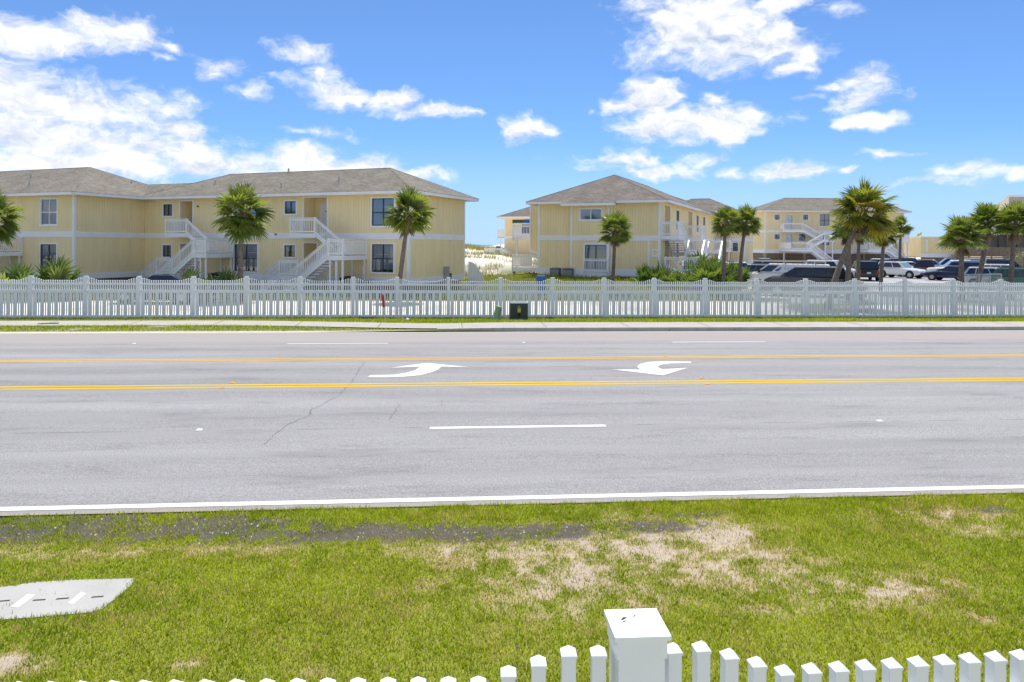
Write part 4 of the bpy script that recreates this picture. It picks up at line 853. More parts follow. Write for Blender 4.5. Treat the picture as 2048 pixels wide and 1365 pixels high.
# decks and privacy wall on the beach side
dx0 = B2.hit(1025, 530, 1.0)[0]; mb = MB()
for y in np.arange(1.0, 5.0, .15): mb.box(dx0, W2, float(y), float(y)+.135, F1-.12, F1-.08)
dk = mb.build('beach_deck', MT['deck'], b2); MB().box(dx0, W2-.01, .95, 1.0, F1-.42, F1-.07).build('rim_board', MT['white'], dk)
rail('railing', (dx0,1.,F1-.08), (W2-.05,1.,F1-.08), dk, h=1.0, kick=.5); rail('railing', (dx0,1.,F1-.08), (dx0,5.,F1-.08), dk, h=1.0, post0=False)
for x in (dx0+.1, W2-.2): MB().box(x-.06, x+.06, 1.06, 1.18, .2, F1-.13).build('deck_post', MT['timber'], dk)
bx0 = B2.hit(1026, 460, 4.0)[0]; mb = MB().box(bx0, W2, 4., 7., F2-.12, F2-.07); dk = mb.build('balcony', MT['deck'], b2)
rail('railing', (bx0,4.,F2-.1), (W2,4.,F2-.1), dk, h=1.05, kick=.25); rail('railing', (bx0,4.,F2-.1), (bx0,7.,F2-.1), dk, h=1.05, post0=False); MB().box(bx0, W2, 3.95, 3.998, F2-.32, F2-.07).build('rim_board', MT['white'], dk)
px_ = B2.hit(1033, 500, 4.05)[0]; MB().box(px_-.07, px_+.07, 4.02, 4.16, .6, F2-.12).build('balcony_post', MT['white'], dk)
wl0 = B2.hit(1061, 450, 2.2)[0]
MB().face([(wl0,2.2,2.75),(W2,2.2,2.2),(W2,2.2,EAVE-.1),(wl0,2.2,EAVE-.1)]).build('privacy_wall', MT['siding'], b2)
mb = MB(); mb.box(wl0-.05, wl0+.05, 2.15, 2.25, 2.7, EAVE-.1); mb.vbar((wl0,2.17,2.63), (W2,2.17,2.08), .06, .13); mb.build('wall_trim', MT['white'], b2)
# towels on the upper balcony rail
tm = pmat('towel_blue', (.02, .07, .34), .9, .25, 8.); x0, z0 = B2.hit(1042, 449, 3.9); x1, z1 = B2.hit(1058, 476, 3.9)
mb = MB(); k = 8
for i in range(k):
    a = x0+(x1-x0)*i/k; b = x0+(x1-x0)*(i+1)/k; ya = 4.12+.03*math.sin(i*1.9); yb = 4.12+.03*math.sin((i+1)*1.9); mb.face([(a,ya,4.1),(b,yb,4.05),(b,yb,4.85),(a,ya,4.85)])
o = mb.build('beach_towel', tm, None, B2.w(0,0,0), B2.rz); tag(o, 'dark blue beach towel hanging behind the upper balcony railing', 'towel')
xw, zw_ = B2.hit(1040, 441, 5.5); t = thing('sun_canopy', 'green and blue folded canopy above the upper beach balcony', 'canopy', B2.w(xw, 6.0, 0), B2.rz)
MB().box(-.9, .1, -.05, .05, 5.0, 5.3).build('green_cloth', pmat('canopy_green', (.06, .11, .07), .8, .1), t); MB().box(.1, .95, -.055, .055, 5.0, 5.32).build('blue_cloth', pmat('canopy_blue', (.01, .14, .5), .7, .1), t)
for s in (-.85, .9): MB().box(s-.02, s+.02, -.02, .02, F2-.1, 5.0).build('pole', MT['metal'], t)
# grey condensers before the wall and the blue bin
ac1 = B2.w(B2.hit(1111, 540, -.9)[0], -.9, G2-.1); ac2 = B2.w(B2.hit(1136, 540, -.9)[0], -.9, G2-.1)
ac_unit(ac1, 'grey air conditioner farther from the bay along the middle house wall', .85, 'condensers by the middle house'); ac_unit(ac2, 'grey air conditioner right beside the bay of the middle house', .85, 'condensers by the middle house')
pb_ = gnd(1083, 562); pb_ = cw((1083-PX)/F*47, 47, -.05); t = thing('blue_cooler_bin', 'small blue recycling bin standing in the weeds behind the fence', 'bin', pb_, B1.rz)
bl = pmat('bin_blue', (.06, .16, .42), .5, .1); mb = MB(); mb.v = [(-.2,-.2,0),(.2,-.2,0),(.2,.2,0),(-.2,.2,0),(-.25,-.25,1.15),(.25,-.25,1.15),(.25,.25,1.15),(-.25,.25,1.15)]; mb.f = [(3,2,1,0),(4,5,6,7),(0,1,5,4),(1,2,6,5),(2,3,7,6),(3,0,4,7)]; mb.build('body', bl, t)
MB().box(-.27, .27, -.27, .27, 1.151, 1.21).build('lid', bl, t)
# ---- house behind it on the right, and the one on the dune
def far_block(label, fr_o, w, d, f1, f2, ev, roof, items=(), gz=0., rotframe=None, tanp=.43, along='x'):
    fr = rotframe or Frame(fr_o); b = thing('beach_house', label, 'house', Vector((fr.o.x, fr.o.y, 0)), fr.rz)
    facade(b, fr, (0, 0, 0), 0, w, list(items), gz, ev-.1); wall(b, (w, 0, 0), R(90), d, gz, ev-.1); wall(b, (0, d, 0), R(-90), d, gz, ev-.1); wall(b, (w, d, 0), R(180), w, gz, ev-.1)
    rf, _ = hip(b, 0, w, 0, d, ev, tanp, roof, along=along); mb = MB(); zb = f2-.3
    mb.box(-.03, w+.03, -.035, -.001, zb, zb+.33); mb.box(-.035, -.001, 0, d, zb, zb+.33); mb.box(w+.001, w+.035, 0, d, zb, zb+.33); mb.box(-.03, w+.03, -.04, -.001, f1-.55, f1-.02); mb.box(-.035, -.001, 0, d, f1-.55, f1-.02); mb.box(w+.001, w+.035, 0, d, f1-.55, f1-.02)
    mb.each('storey_band', MT['white'], b); mb = MB()
    for x0, x1 in ((-.02, .16), (w-.16, w+.02)):
        for z0, z1 in ((f1, zb), (zb+.33, ev-.1)): mb.box(x0, x1, -.03, -.002, z0, z1)
    for z0, z1 in ((f1, zb), (zb+.33, ev-.1)): mb.box(-.03, -.002, 0, .15, z0, z1); mb.box(-.03, -.002, d*.55, d*.55+.2, z0, z1)
    mb.each('corner_board', MT['white'], b); return b, fr
bx = B2.w(-8, 30.4)
b2c, fr2c = far_block('yellow house with brown roof directly behind the middle house beside the palm pair', bx, 11., 9., 1.6, 4.0, EAVE, MT['roof2'], [('w', [9.3, 10.2, 2.6, 3.5], 'dark', .5, 1), ('w', [9.0, 10.2, 4.8, 5.9], 'dark', .5, 2)], .1)
st = stairs(b2c, (4.6, -.04, 0), 0, 1.6, 4.0, 0.)
o4 = cw((1009-PX)/F*90, 90)
b2d, fr2d = far_block('sunlit yellow house with brown roof on the dune left of the middle house', o4, 12., 9., 1.9, 4.2, EAVE+.1, MT['roof2'], (), .6)
mb = MB().box(-1.6, 0, 1.5, 4, 4.0, 4.08); dk = mb.build('balcony', MT['deck'], b2d); rail('railing', (-1.6,1.5,4.0), (0,1.5,4.0), dk, kick=.3); rail('railing', (-1.6,1.5,4.0), (-1.6,4,4.0), dk, post0=False); MB().box(-1.25, -1.15, 1.55, 1.65, 1.6, 4.0).build('balcony_post', MT['white'], dk)
mb = MB().box(-1.6, .6, -2.2, 0, 1.7, 1.78); dk = mb.build('beach_deck', MT['deck'], b2d); rail('railing', (-1.6,-2.2,1.7), (.6,-2.2,1.7), dk, kick=1.4, sp=.12); rail('railing', (-1.6,-2.2,1.7), (-1.6,0,1.7), dk, post0=False)
rail('railing', (.65,-2.2,1.65), (2.6,-2.2,.5), dk); rail('railing', (.65,-1.2,1.65), (2.6,-1.2,.5), dk)
for i in range(5): MB().box(.7+i*.35, 1.02+i*.35, -2.15, -1.25, 1.45-i*.22, 1.5-i*.22).build('tread', MT['deck'], dk)
t = thing('lounge_chair', 'dark folded chairs standing on the deck of the dune house', 'chair', fr2d.w(-.6, -1., 1.78), fr2d.rz)
MB().box(-.3, .3, -.3, .3, .38, .43).build('seat', MT['dark_metal'], t); MB().bar((0,.28,.4), (0,.5,1.15), .6, .04, (0,1,0)).build('backrest', MT['dark_metal'], t)
for (x, y) in ((-.27,-.27),(.27,-.27),(-.27,.27),(.27,.27)): MB().box(x-.02, x+.02, y-.02, y+.02, 0, .38).build('leg', MT['dark_metal'], t)
# ---- raised house beyond the parking lot
G1, K1, K2, E3, W3 = 0., 2.75, 5.45, 8.25, (1812-1530)/F*105
def r3(x0, y0, x1, y1): return rect(B3, x0, y0, x1, y1, 0, 0)
it3 = [('w', r3(1549,430,1559,440), 'dark', .4, 1), ('w', r3(1606,430,1616,440), 'dark', .4, 1), ('w', r3(1639,429,1659,452), 'dark', .9, 2), ('w', r3(1549,469,1559,479), 'dark', .3, 1), ('w', r3(1598,469,1611,482), 'dark', .4, 1),
 ('w', r3(1645,469,1659,491), 'dark', .8, 2), ('w', r3(1687,469,1697,482), 'dark', .4, 1), ('a', [*B3.hit(1571, 440)[:1], B3.hit(1585, 440)[0], K2, K2+2.15], (.08, .9), .25), ('a', [B3.hit(1571, 480)[0], B3.hit(1585, 480)[0], K1, K1+2.15], (.08, .9), .25),
 ('w', r3(1745,429,1765,452), 'dark', .8, 2), ('a', [B3.hit(1724, 480)[0], B3.hit(1738, 480)[0], K1, K1+2.15], (.08, .9), .25)]
b3, fr3 = far_block('yellow house raised on a slatted timber base beyond the parked cars', None, W3, 9.2, K1, K2, E3, MT['roof'], it3, K1-.4, B3, .40)
mb = MB(); mbp = MB()
for i in range(10):
    z = .05+i*.235; mb.box(.02, W3, .10, .14, z, z+.19); mb.box(.10, .14, .2, 9, z, z+.19)
mb.build('slat_screen', MT['timber'], b3); MB().box(.3, W3-.1, .22, .26, -.1, K1-.5).build('base_wall', MT['dark_frame'], b3); MB().box(.22, .26, .3, 9, -.1, K1-.5).build('base_wall', MT['dark_frame'], b3)
for x in np.linspace(0, W3, 8): MB().box(float(x)-.14, float(x)+.14, .02, .3, -.1, K1-.5).build('stilt', pmat('stilt_timber', (.42, .33, .22), .8, .15) if 'stilt_timber' not in bpy.data.materials else bpy.data.materials['stilt_timber'], b3)
MB().box(W3-1.9, W3-1.0, .0, .05, .0, 1.5).build('store_door', MT['door'], b3)
def stairs3(x0):
    m_ = (K1+K2)/2; st = MB().box(0, 2.7, -1.3, 0, K2-.05, K2).build('staircase', MT['deck'], b3, (x0, -.05, 0))
    for (x, y) in ((5.3,-2.7),(6.3,-2.7),(5.3,-.2),(6.3,-.2),(.1,-1.2)): MB().box(x-.07, x+.07, y-.07, y+.07, -.1, (m_ if x > 1 else K1)-.06).build('support_post', MT['white'], st)
    landing(st, 0, 2.7, -1.3, 0, K2, None); landing(st, 5.2, 6.4, -2.8, 0, m_, 'middle_landing'); landing(st, 0, 2.7, -2.8, 0, K1, 'lower_landing')
    flight(st, 2.7, 5.2, -1.25, -.1, K2, m_); flight(st, 5.2, 2.7, -2.75, -1.5, m_, K1); flight(st, 2.7, 6.4, -4.1, -2.95, K1, 0.); landing(st, 0, 2.7, -4.1, -2.8, K1, 'outer_landing')
    rail('railing', (0,-1.3,K2), (2.7,-1.3,K2), st, sp=.16, kick=.3); rail('railing', (2.72,-1.3,K2), (5.2,-1.3,m_), st, sp=.16, post0=False); rail('railing', (5.2,-2.8,m_), (6.4,-2.8,m_), st, sp=.16, kick=.3); rail('railing', (6.4,-2.8,m_), (6.4,0,m_), st, sp=.16, post0=False)
    rail('railing', (5.2,-2.85,m_), (2.7,-2.85,K1), st, sp=.16, post0=False); rail('railing', (0,-1.3,K2), (0,0,K2), st, solid=True, post0=False); rail('railing', (0,-4.1,K1), (0,0,K1), st, solid=True); rail('railing', (0,-4.1,K1), (2.7,-4.1,K1), st, sp=.16, kick=.3)
    rail('railing', (2.7,-4.1,K1), (6.4,-4.1,0), st, sp=.16, post0=False); rail('railing', (2.7,-2.9,K1), (6.4,-2.9,0), st, sp=.16, post0=False)
stairs3(B3.hit(1567, 450, -1.3)[0]); stairs3(B3.hit(1716, 450, -1.3)[0])
# ---- beach bar with deck at the right edge
ZB = 114.; fb_ = Frame(cw((1842-PX)/F*ZB, ZB), RGT.copy())
bs = thing('bar_annexe', 'low flat roofed yellow annexe with a dark window and yellow flag', 'building', Vector((fb_.o.x, fb_.o.y, 0)), fb_.rz)
def rb(x0, y0, x1, y1): return rect(fb_, x0, y0, x1, y1)
w_ = (1922-1842)/F*ZB; facade(bs, fb_, (0, 0, 0), 0, w_, [('w', rb(1891,478,1906,491), 'dark', 0, 1)], 1.7, 4.7); wall(bs, (0, 6, 0), R(-90), 6., 1.7, 4.7); wall(bs, (w_, 0, 0), R(90), 6., 1.7, 4.7)
MB().box(-.15, w_+.15, -.15, 6.1, 4.7, 4.86).build('roof', MT['white'], bs); MB().box(-.02, w_+.02, -.04, -.002, 1.65, 2.25).build('skirting', MT['white'], bs)
for (a, b) in ((1851, 1855), (1877, 1882)): q = rb(a, 480, b, 503); MB().box(q[0], q[1], -.05, -.003, q[2], q[3]).build('wall_strip', MT['white'], bs)
mb = MB()
for i in range(8): mb.box(0, w_, .05, .09, -.1+i*.23, .09+i*.23)
mb.build('slat_screen', MT['timber'], bs); MB().box(.1, w_-.1, .14, .18, -.1, 1.7).build('base_wall', MT['dark_frame'], bs)
t = thing('yellow_flag', 'small yellow flag flying at the corner of the flat roofed annexe', 'flag', fb_.w(.15, .2, 4.8), fb_.rz); MB().tube([(0,0,0),(0,0,.75)], [.02,.02], 6).build('pole', MT['metal'], t)
mb = MB(); kx_ = 7
for i in range(kx_):
    f = lambda s: (-s*.62, .09*math.sin(s*7), .70-.28*s); a, b = f(i/kx_), f((i+1)/kx_); mb.face([(a[0],a[1],a[2]-.42),(b[0],b[1],b[2]-.42+.1*(i/kx_)),(b[0],b[1],b[2]),(a[0],a[1],a[2])])
mb.build('cloth', pmat('flag_yellow', (.85, .66, .02), .7, .05), t)
bb = thing('beach_bar', 'large tan beach bar with a tall parapet and a shaded timber terrace', 'building', cw((2017-PX)/F*118, 118, 0), math.atan2(RGT.y, RGT.x))
q0 = cw((2017-PX)/F*118, 118); 
def lc(px, py, Z): p = at(px, py, Z)-Vector((q0.x, q0.y, 0)); return Vector((p.dot(RGT), p.dot(FWD), p.z))
hb = lc(2017, 391, 118).z; pb2 = lc(1990, 415, 150)
mb = MB(); mb.face([(0,0,4.6),(14,0,4.6),(14,0,hb),(0,0,hb)]); mb.build('front_wall', pmat('tan_stucco', (.48, .44, .37), .85, .06, .6), bb)
mb = MB(); mb.face([(pb2.x,pb2.y,3),(0,0,3),(0,0,hb),(pb2.x,pb2.y,hb)]); mb.build('side_wall', MT['siding_tan'], bb)
MB().face([(0,0,hb),(14,0,hb),(14,32,hb),(pb2.x,pb2.y,hb)]).build('roof', MT['metal'], bb); mb = MB().box(-.1, 14, -.1, -.003, hb-.25, hb+.06); mb.build('parapet_trim', MT['white'], bb)
l0 = lc(1934, 470, 112); rl0 = lc(1925, 467, 111); zt = lc(1940, 432, 112).z; zs_ = lc(1990, 469, 112).z; zd = lc(1960, 494, 110).z; zg = 0.
MB().box(l0.x+2.2, 13, l0.y+.2, l0.y+7, zs_, zt).build('terrace_roof', pmat('tan_fascia', (.55, .49, .38), .85, .06, .6), bb)
MB().box(rl0.x, 13, rl0.y+.4, l0.y+7, zd-1.35, zd-1.2).build('terrace_floor', MT['deck'], bb); MB().box(l0.x+.4, 13, l0.y+6.5, l0.y+6.6, zd-1.2, zs_).build('back_wall', pmat('bar_back', (.42, .40, .38), .8, .2, 1.), bb)
for i in range(9): x = l0.x+2.4+i*1.35; MB().box(x-.1, x+.1, l0.y+.4, l0.y+.6, zd-1.2, zs_).build('terrace_post', MT['timber'] if i % 2 else MT['dark_frame'], bb)
for i, c in enumerate(((.05, .2, .5), (.5, .45, .1), (.1, .25, .5))): x = l0.x+3.0+i*.85; MB().box(x, x+.6, l0.y+6.40, l0.y+6.48, zd-.2, zd+.6).build('menu_board', pmat('board_'+str(i), c, .6, .4, 6.), bb)
for i in range(12):
    z = zd-2.9+i*.24
    for (xa_, xb_) in ((rl0.x-.4, rl0.x+4.4), (rl0.x+4.6, 13)): MB().box(xa_, xb_, rl0.y-.02, rl0.y+.03, z, z+.20).build('deck_plank', MT['timber'], bb)
for x in (rl0.x-.4, rl0.x+4.5, rl0.x+9.3): MB().box(x-.09, x+.09, rl0.y+.04, rl0.y+.2, -.1, zd+.05).build('deck_post', MT['timber'], bb)
# boardwalk between the raised house and the bar
t = thing('boardwalk', 'timber boardwalk with railing behind the raised house and the bar annexe', 'boardwalk', cw((1814-PX)/F*125, 125, 0), math.atan2(RGT.y, RGT.x)); lw = 32/F*125+1.5
MB().box(0, lw, 0, 1.6, 1.5, 1.62).build('deck', MT['timber'], t); MB().box(0, lw, -.03, .04, 2.55, 2.68).build('top_rail', MT['timber'], t); MB().box(0, lw, -.02, .03, 2.0, 2.08).build('middle_rail', MT['timber'], t)
for i in range(4): x = .1+i*lw/3.3; MB().box(x-.07, x+.07, -.05, .09, -.2, 2.6).build('post', MT['timber'], t)

# ------------------------------------------------------------------ palms
def frond_mesh(el, seed, mat, pet=.78, blade=1.0, nseg=25, droop=1.0):
    # one fan leaf leaving the crown at elevation el (radians); petiole arches, segments radiate and their tips hang
    rd = random.Random(seed); mb = MB(); e = el; p = Vector((0, 0, 0)); pts = [p.copy()]; k = 5
    for i in range(k): p = p+Vector((math.cos(e), 0, math.sin(e)))*(pet/k); pts.append(p.copy()); e -= .06*droop*(1.1-abs(math.sin(el))*.5)
    for a, b in zip(pts[:-1], pts[1:]): mb.bar(a, b, .03, .018)
    ax = Vector((math.cos(e), 0, math.sin(e))); nrm = Vector((-math.sin(e), 0, math.cos(e))); lat = Vector((0, 1, 0))
    for j in range(nseg):
        t = (j+.5)/nseg*2-1; an = t*R(118)+rd.uniform(-.05, .05); ln = blade*(1-.28*abs(t)**2)*rd.uniform(.85, 1.08)
        d = (ax*math.cos(an)+lat*math.sin(an)+nrm*(.30*(1-abs(t))+.05*rd.uniform(-1, 1))).normalized()
        wv = d.cross(nrm).normalized(); q = pts[-1]+ax*(.10*(1-abs(t))); w = .034+.015*(1-abs(t)); ring = []
        for s in range(5):
            ww = w*(1.0, 1.45, 1.25, .8, .08)[s]; fold = nrm*(ww*.55); ring.append((q-wv*ww+fold*.6, q-fold*.5, q+wv*ww+fold*.6))
            d = (d+Vector((0, 0, -1))*(.03+.075*s)*droop*rd.uniform(.5, 1.6)*(.5+.5*math.cos(e))).normalized(); q = q+d*(ln/4)
        for a, b in zip(ring[:-1], ring[1:]):
            n = len(mb.v); mb.v += [tuple(v) for v in (*a, *b)]; mb.f += [(n, n+1, n+4, n+3), (n+1, n+2, n+5, n+4)]
    return mb.mesh('frond', mat)
ELS = [R(v) for v in (84, 66, 48, 30, 12, -8, -28, -50)]
def bank(mat, droop=1.): return [[frond_mesh(e, 10*i+s, mat, droop=droop) for s in range(3)] for i, e in enumerate(ELS)]
FR = {'g': bank(MT['leaf']), 'y': bank(MT['leaf_y'])}; DEAD = [frond_mesh(R(-64), 90+s, MT['dead'], .6, .8, 14) for s in range(3)]
def palm(label, base, top, scale, lv=34, tone='g', seed=1, tr=.15, dead=6, low=7, group='sabal palms in the yard', squash=1.):
    rd = random.Random(seed); t = thing('palm_tree', label, 'palm', base, 0, group); v = Vector(top)-Vector(base); h = v.length
    pts, rad = [], []; bend = Vector((rd.uniform(-1, 1), rd.uniform(-1, 1), 0))*.02*h
    for i in range(13):
        s = i/12; pts.append(v*s+Vector((v.x, v.y, 0))*.10*math.sin(s*math.pi)*-1+bend*math.sin(s*math.pi)); rad.append(tr*(1.18-.35*s)*(1+.05*rd.uniform(-1, 1))*(1.25 if i == 0 else 1))
    MB().tube(pts, rad, 12).build('trunk', MT['trunk'], t, smooth=True)
    mb = MB(); tp = Vector(v); ring = 30                     # woven leaf bases under the crown
    d = (pts[-1]-pts[-3]).normalized(); mb.tube([tp-d*.95*scale, tp-d*.55*scale, tp-d*.15*scale, tp+d*.15*scale], [tr*.95, tr*1.55, tr*1.7, tr*.8], 10)
    for i in range(34):
        a = i*2.4; s = rd.random(); b0 = tp-d*(.9-.85*s)*scale; o = Vector((math.cos(a), math.sin(a), 0)); q0_ = b0+o*tr*(1.0+.35*s); mb.bar(q0_, q0_+o*.14*scale+Vector((0,0,.26*scale)), .055*scale, .03*scale)
    cr_ = mb.build('crown', MT['boots'], t)
    for i in range(lv):
        f = (i+.5)/lv; k = min(low, int(f**.82*(low+1))); a = i*2.39996+rd.uniform(-.25, .25); tone_ = FR[tone][k][rd.randrange(3)]
        if tone == 'y' and rd.random() < .5: tone_ = FR['g'][k][rd.randrange(3)]
        o = put('frond', tone_, cr_, tp+Vector((0, 0, .10*scale-.25*f*scale))); s = scale*rd.uniform(.85, 1.1); o.scale = (s, s, s*squash); o.rotation_euler = (rd.uniform(-.75, .75) if k > 1 else rd.uniform(-.2, .2), rd.uniform(-.12, .12), a)
    for i in range(dead):
        o = put('dead_frond', DEAD[i % 3], cr_, tp-d*.45*scale); s = scale*rd.uniform(.6, .9); o.scale = (s,)*3; o.rotation_euler = (0, 0, rd.uniform(0, 6.28))
    return t
def pz(px, Z, z=-.06): return cw((px-PX)/F*Z, Z, z)
def tp(px, py, Z): return at(px, py, Z)
PALMS = [('tall palm at the left end beside the four pane window', pz(-22, 42), tp(-14, 436, 42), .93, 34, 'g', 3, .125, 5),
 ('palm with a stout trunk between the two white staircases', pz(484, 40.5), tp(484, 428, 40.5), .96, 40, 'g', 4, .125, 5),
 ('palm with a slightly leaning trunk at the corner of the long house', pz(796, 41), tp(817, 432, 41), .84, 38, 'g', 5, .12, 5),
 ('small palm in front of the middle house bay', pz(1225, 48, .3), tp(1230, 463, 48), .74, 32, 'g', 6, .11, 3),
 ('palm beside the side stairs of the middle house', pz(1447, 46), tp(1451, 446, 46), .62, 34, 'g', 7, .115, 4),
 ('palm with a thin dark trunk next to the white van', pz(1480, 46.5), tp(1492, 446, 46.5), .62, 34, 'g', 8, .11, 4),
 ('big leaning palm with yellowing fronds beside the black minivan', pz(1655, 38.5), tp(1727, 425, 39.5), .98, 40, 'y', 9, .14, 12),
 ('palm with an upright trunk right behind the leaning palm', pz(1697, 44), tp(1696, 456, 44), .72, 26, 'g', 10, .15, 8),
 ('slim palm behind the leaning palm before the raised house', pz(1717, 62), tp(1718, 462, 62), .8, 24, 'g', 11, .14, 6),
 ('palm with yellowing fronds and thick dead skirt by the white crossover', pz(1762, 50), tp(1769, 468, 50), .62, 28, 'y', 12, .115, 10),
 ('small round palm at the corner of the raised house', pz(1801, 82), tp(1802, 456, 82), .78, 30, 'g', 13, .15, 4),
 ('palm with a thick straight trunk before the navy car', pz(1925, 45), tp(1926, 477, 45), .80, 36, 'g', 14, .145, 4),
 ('leaning palm between the flat roofed annexe and the beach bar', pz(1950, 47), tp(1976, 448, 47.5), .78, 36, 'g', 15, .135, 4),
 ('leafy palm beside the beach bar next to the green car', pz(2021, 46), tp(2031, 450, 46), .80, 36, 'g', 16, .135, 4)]
for (lb, b, t_, s, lv, tone, sd, tr_, dd) in PALMS: palm(lb, b, t_, s, lv, tone, sd, tr_, dd, low={14: 5, 15: 5, 16: 5, 4: 7, 3: 7, 9: 7, 12: 7}.get(sd, 6))
# ------------------------------------------------------------------ palmettos, yuccas, clump grass
PF = [[frond_mesh(e, 200+10*i+s, MT['leaf_d'], .75, .75, 16, .6) for s in range(3)] for i, e in enumerate(ELS[:6])]
def palmetto(label, p, scale, n, seed, group='palmetto bushes'):
    rd = random.Random(seed); t = thing('palmetto_bush', label, 'palmetto', p, 0, group)
    mb = MB().tube([(0,0,-.1),(0,0,.12*scale),(.02,0,.3*scale)], [.10*scale,.12*scale,.05*scale], 8); st = mb.build('stem', MT['boots'], t)
    for i in range(n):
        f = (i+.5)/n; k = min(5, int(f*6)); o = put('frond', PF[k][rd.randrange(3)], t, (rd.uniform(-.12, .12), rd.uniform(-.12, .12), .12*scale)); s = scale*rd.uniform(.75, 1.15)
        o.scale = (s,)*3; o.rotation_euler = (rd.uniform(-.15, .15), rd.uniform(-.1, .1), i*2.4+rd.uniform(-.3, .3))
    return t
for i, (px_, Z, s, n, lb) in enumerate([(36, 39, 1.15, 16, 'spiky palmetto under the stair landing of the left wing'), (110, 40, 1.3, 20, 'large palmetto in front of the left wing lower window'), (140, 40.5, .75, 10, 'small palmetto at the white corner of the left wing'),
   (355, 39, .85, 12, 'low palmetto at the foot of the inner corner stair'), (376, 39.5, 1.1, 16, 'bright palmetto before the stair treads at the inner corner'), (452, 40, 1.05, 16, 'dark palmetto next to the palm with the stout trunk'), (415, 40.5, .75, 10, 'tiny palmetto under the inner corner stair landing')]):
    palmetto(lb, pz(px_, Z, -.05), s, n, 40+i)
for i, (px_, Z, z, s, n) in enumerate([(1290,50,.3,1.05,16),(1312,49,.2,1.15,18),(1335,48.5,.1,1.15,20),(1358,48.5,0,1.0,18),(1376,48,0,1.0,16),(1405,52,.1,1.35,22),(1423,50.5,.1,1.45,24),(1440,50,0,1.3,22),(1460,50,0,1.25,22),(1412,48,0,1.35,22),(1432,47.5,0,1.3,20),(1452,47.5,0,1.25,20),(1474,49,0,1.15,20),(1392,49,0,.8,16),(1400,54,.2,1.6,24)]):
    palmetto('green palmetto in the thicket below the side stairs of the middle house', pz(px_, Z, z-.05), s, n, 60+i, 'palmetto thicket by the side stairs')
def clump(name, label, p, r, h, n, seed, mat, cat, wd=.02):
    rd = random.Random(seed); mb = MB()
    for i in range(n):
        a = rd.uniform(0, 6.28); rr_ = r*.25*rd.random(); b = Vector((math.cos(a)*rr_, math.sin(a)*rr_, 0)); d = Vector((math.cos(a), math.sin(a), 0)); sp = rd.random(); hh = h*rd.uniform(.7, 1.1)
        q1 = b+d*r*sp*.4+Vector((0,0,hh*.6)); q2 = b+d*r*sp+Vector((0,0,hh*(1-.35*sp))); s = Vector((-d.y, d.x, 0))*wd
        mb.face([b-s, b+s, q1+s*.8, q1-s*.8]); mb.face([q1-s*.8, q1+s*.8, q2])
    o = mb.build(name, mat, None, p); return tag(o, label, cat)
MT['clump'] = leafmat('clump_grass_blades', [(.1, (.13, .12, .04)), (.9, (.26, .22, .09))], .3, .6)
clump('ornamental_grass', 'round tuft of ornamental grass beside the upright palm trunks', pz(1722, 44, -.05), .85, 1.35, 420, 5, MT['clump'], 'grass clump', .015)
def bush(label, p, r, h, n, seed, mat):
    rd = random.Random(seed); t = thing('leafy_bush', label, 'bush', p); MB().tube([(0,0,-.1),(0,0,h*.5)], [.06,.03], 6).build('stem', MT['trunk'], t); mb = MB()
    for i in range(n):
        u, v_ = rd.uniform(0, 6.28), rd.uniform(-.4, 1); k = rd.uniform(.55, 1.05); q = Vector((math.cos(u)*math.sqrt(1-v_*v_)*r*k, math.sin(u)*math.sqrt(1-v_*v_)*r*k, h*.5+v_*h*.5*k)); a = Vector((rd.uniform(-1,1), rd.uniform(-1,1), rd.uniform(-.3,1))).normalized(); b = a.orthogonal().normalized()
        s = rd.uniform(.09, .18); mb.face([q, q+a*s*.5+b*s*.25, q+a*s, q+a*s*.5-b*s*.25])
    mb.build('foliage', mat, t)
bush('bright green bush against the beach bar terrace', cw((2043-PX)/F*88, 88, -.05), 1.6, 3.0, 900, 3, MT['leaf_y']); bush('low green scrub beneath the boardwalk', cw((1825-PX)/F*112, 112, -.05), 1.6, 1.5, 700, 4, MT['leaf_d'])

# ------------------------------------------------------------------ parked vehicles
def paintmat(name, c, metal=.0):
    m, n, l, b = newmat('paint_'+name); tcn = n.new('ShaderNodeTexCoord').outputs['Object']; f = nz(n, l, tcn, 1.5, 3)
    l.new(ramp(n, l, f, [(.3, tuple(v*.93 for v in c)), (.7, c)]), b.inputs['Base Color']); b.inputs['Metallic'].default_value = metal; b.inputs['Roughness'].default_value = .3
    b.inputs['Coat Weight'].default_value = .8; b.inputs['Coat Roughness'].default_value = .04; return m
PAINT = {k: paintmat(k, c, m) for k, c, m in (('white', (.78,.78,.77), 0), ('black', (.012,.012,.015), .2), ('navy', (.012,.025,.07), .3), ('grey', (.16,.18,.21), .4), ('slate', (.11,.14,.20), .4), ('silver', (.50,.52,.54), .5), ('maroon', (.075,.008,.018), .3), ('red', (.45,.015,.02), .1), ('green', (.01,.11,.07), .2), ('blue', (.03,.07,.17), .3), ('sky', (.42,.50,.60), .4))}
MT['cglass'] = pmat('car_glass', (.018, .024, .03), .06, .1, 1., spec=.9); MT['cshield'] = pmat('car_windscreen', (.16, .25, .28), .05, .2, .8, spec=1.)  # windscreen colour lightened to stand in for glints on the glass
MT['tyre'] = pmat('tyre', (.02, .02, .02), .85, .1); MT['rim'] = pmat('alloy', (.45, .46, .47), .3, .05, metal=.7); MT['lamp'] = pmat('headlamp', (.7, .72, .74), .1, .05); MT['tail'] = pmat('tail_lamp', (.35, .012, .012), .2, .1); MT['plate'] = pmat('number_plate', (.62, .63, .66), .5, .15, 25.); MT['trimb'] = pmat('black_trim', (.018, .018, .02), .6, .1)
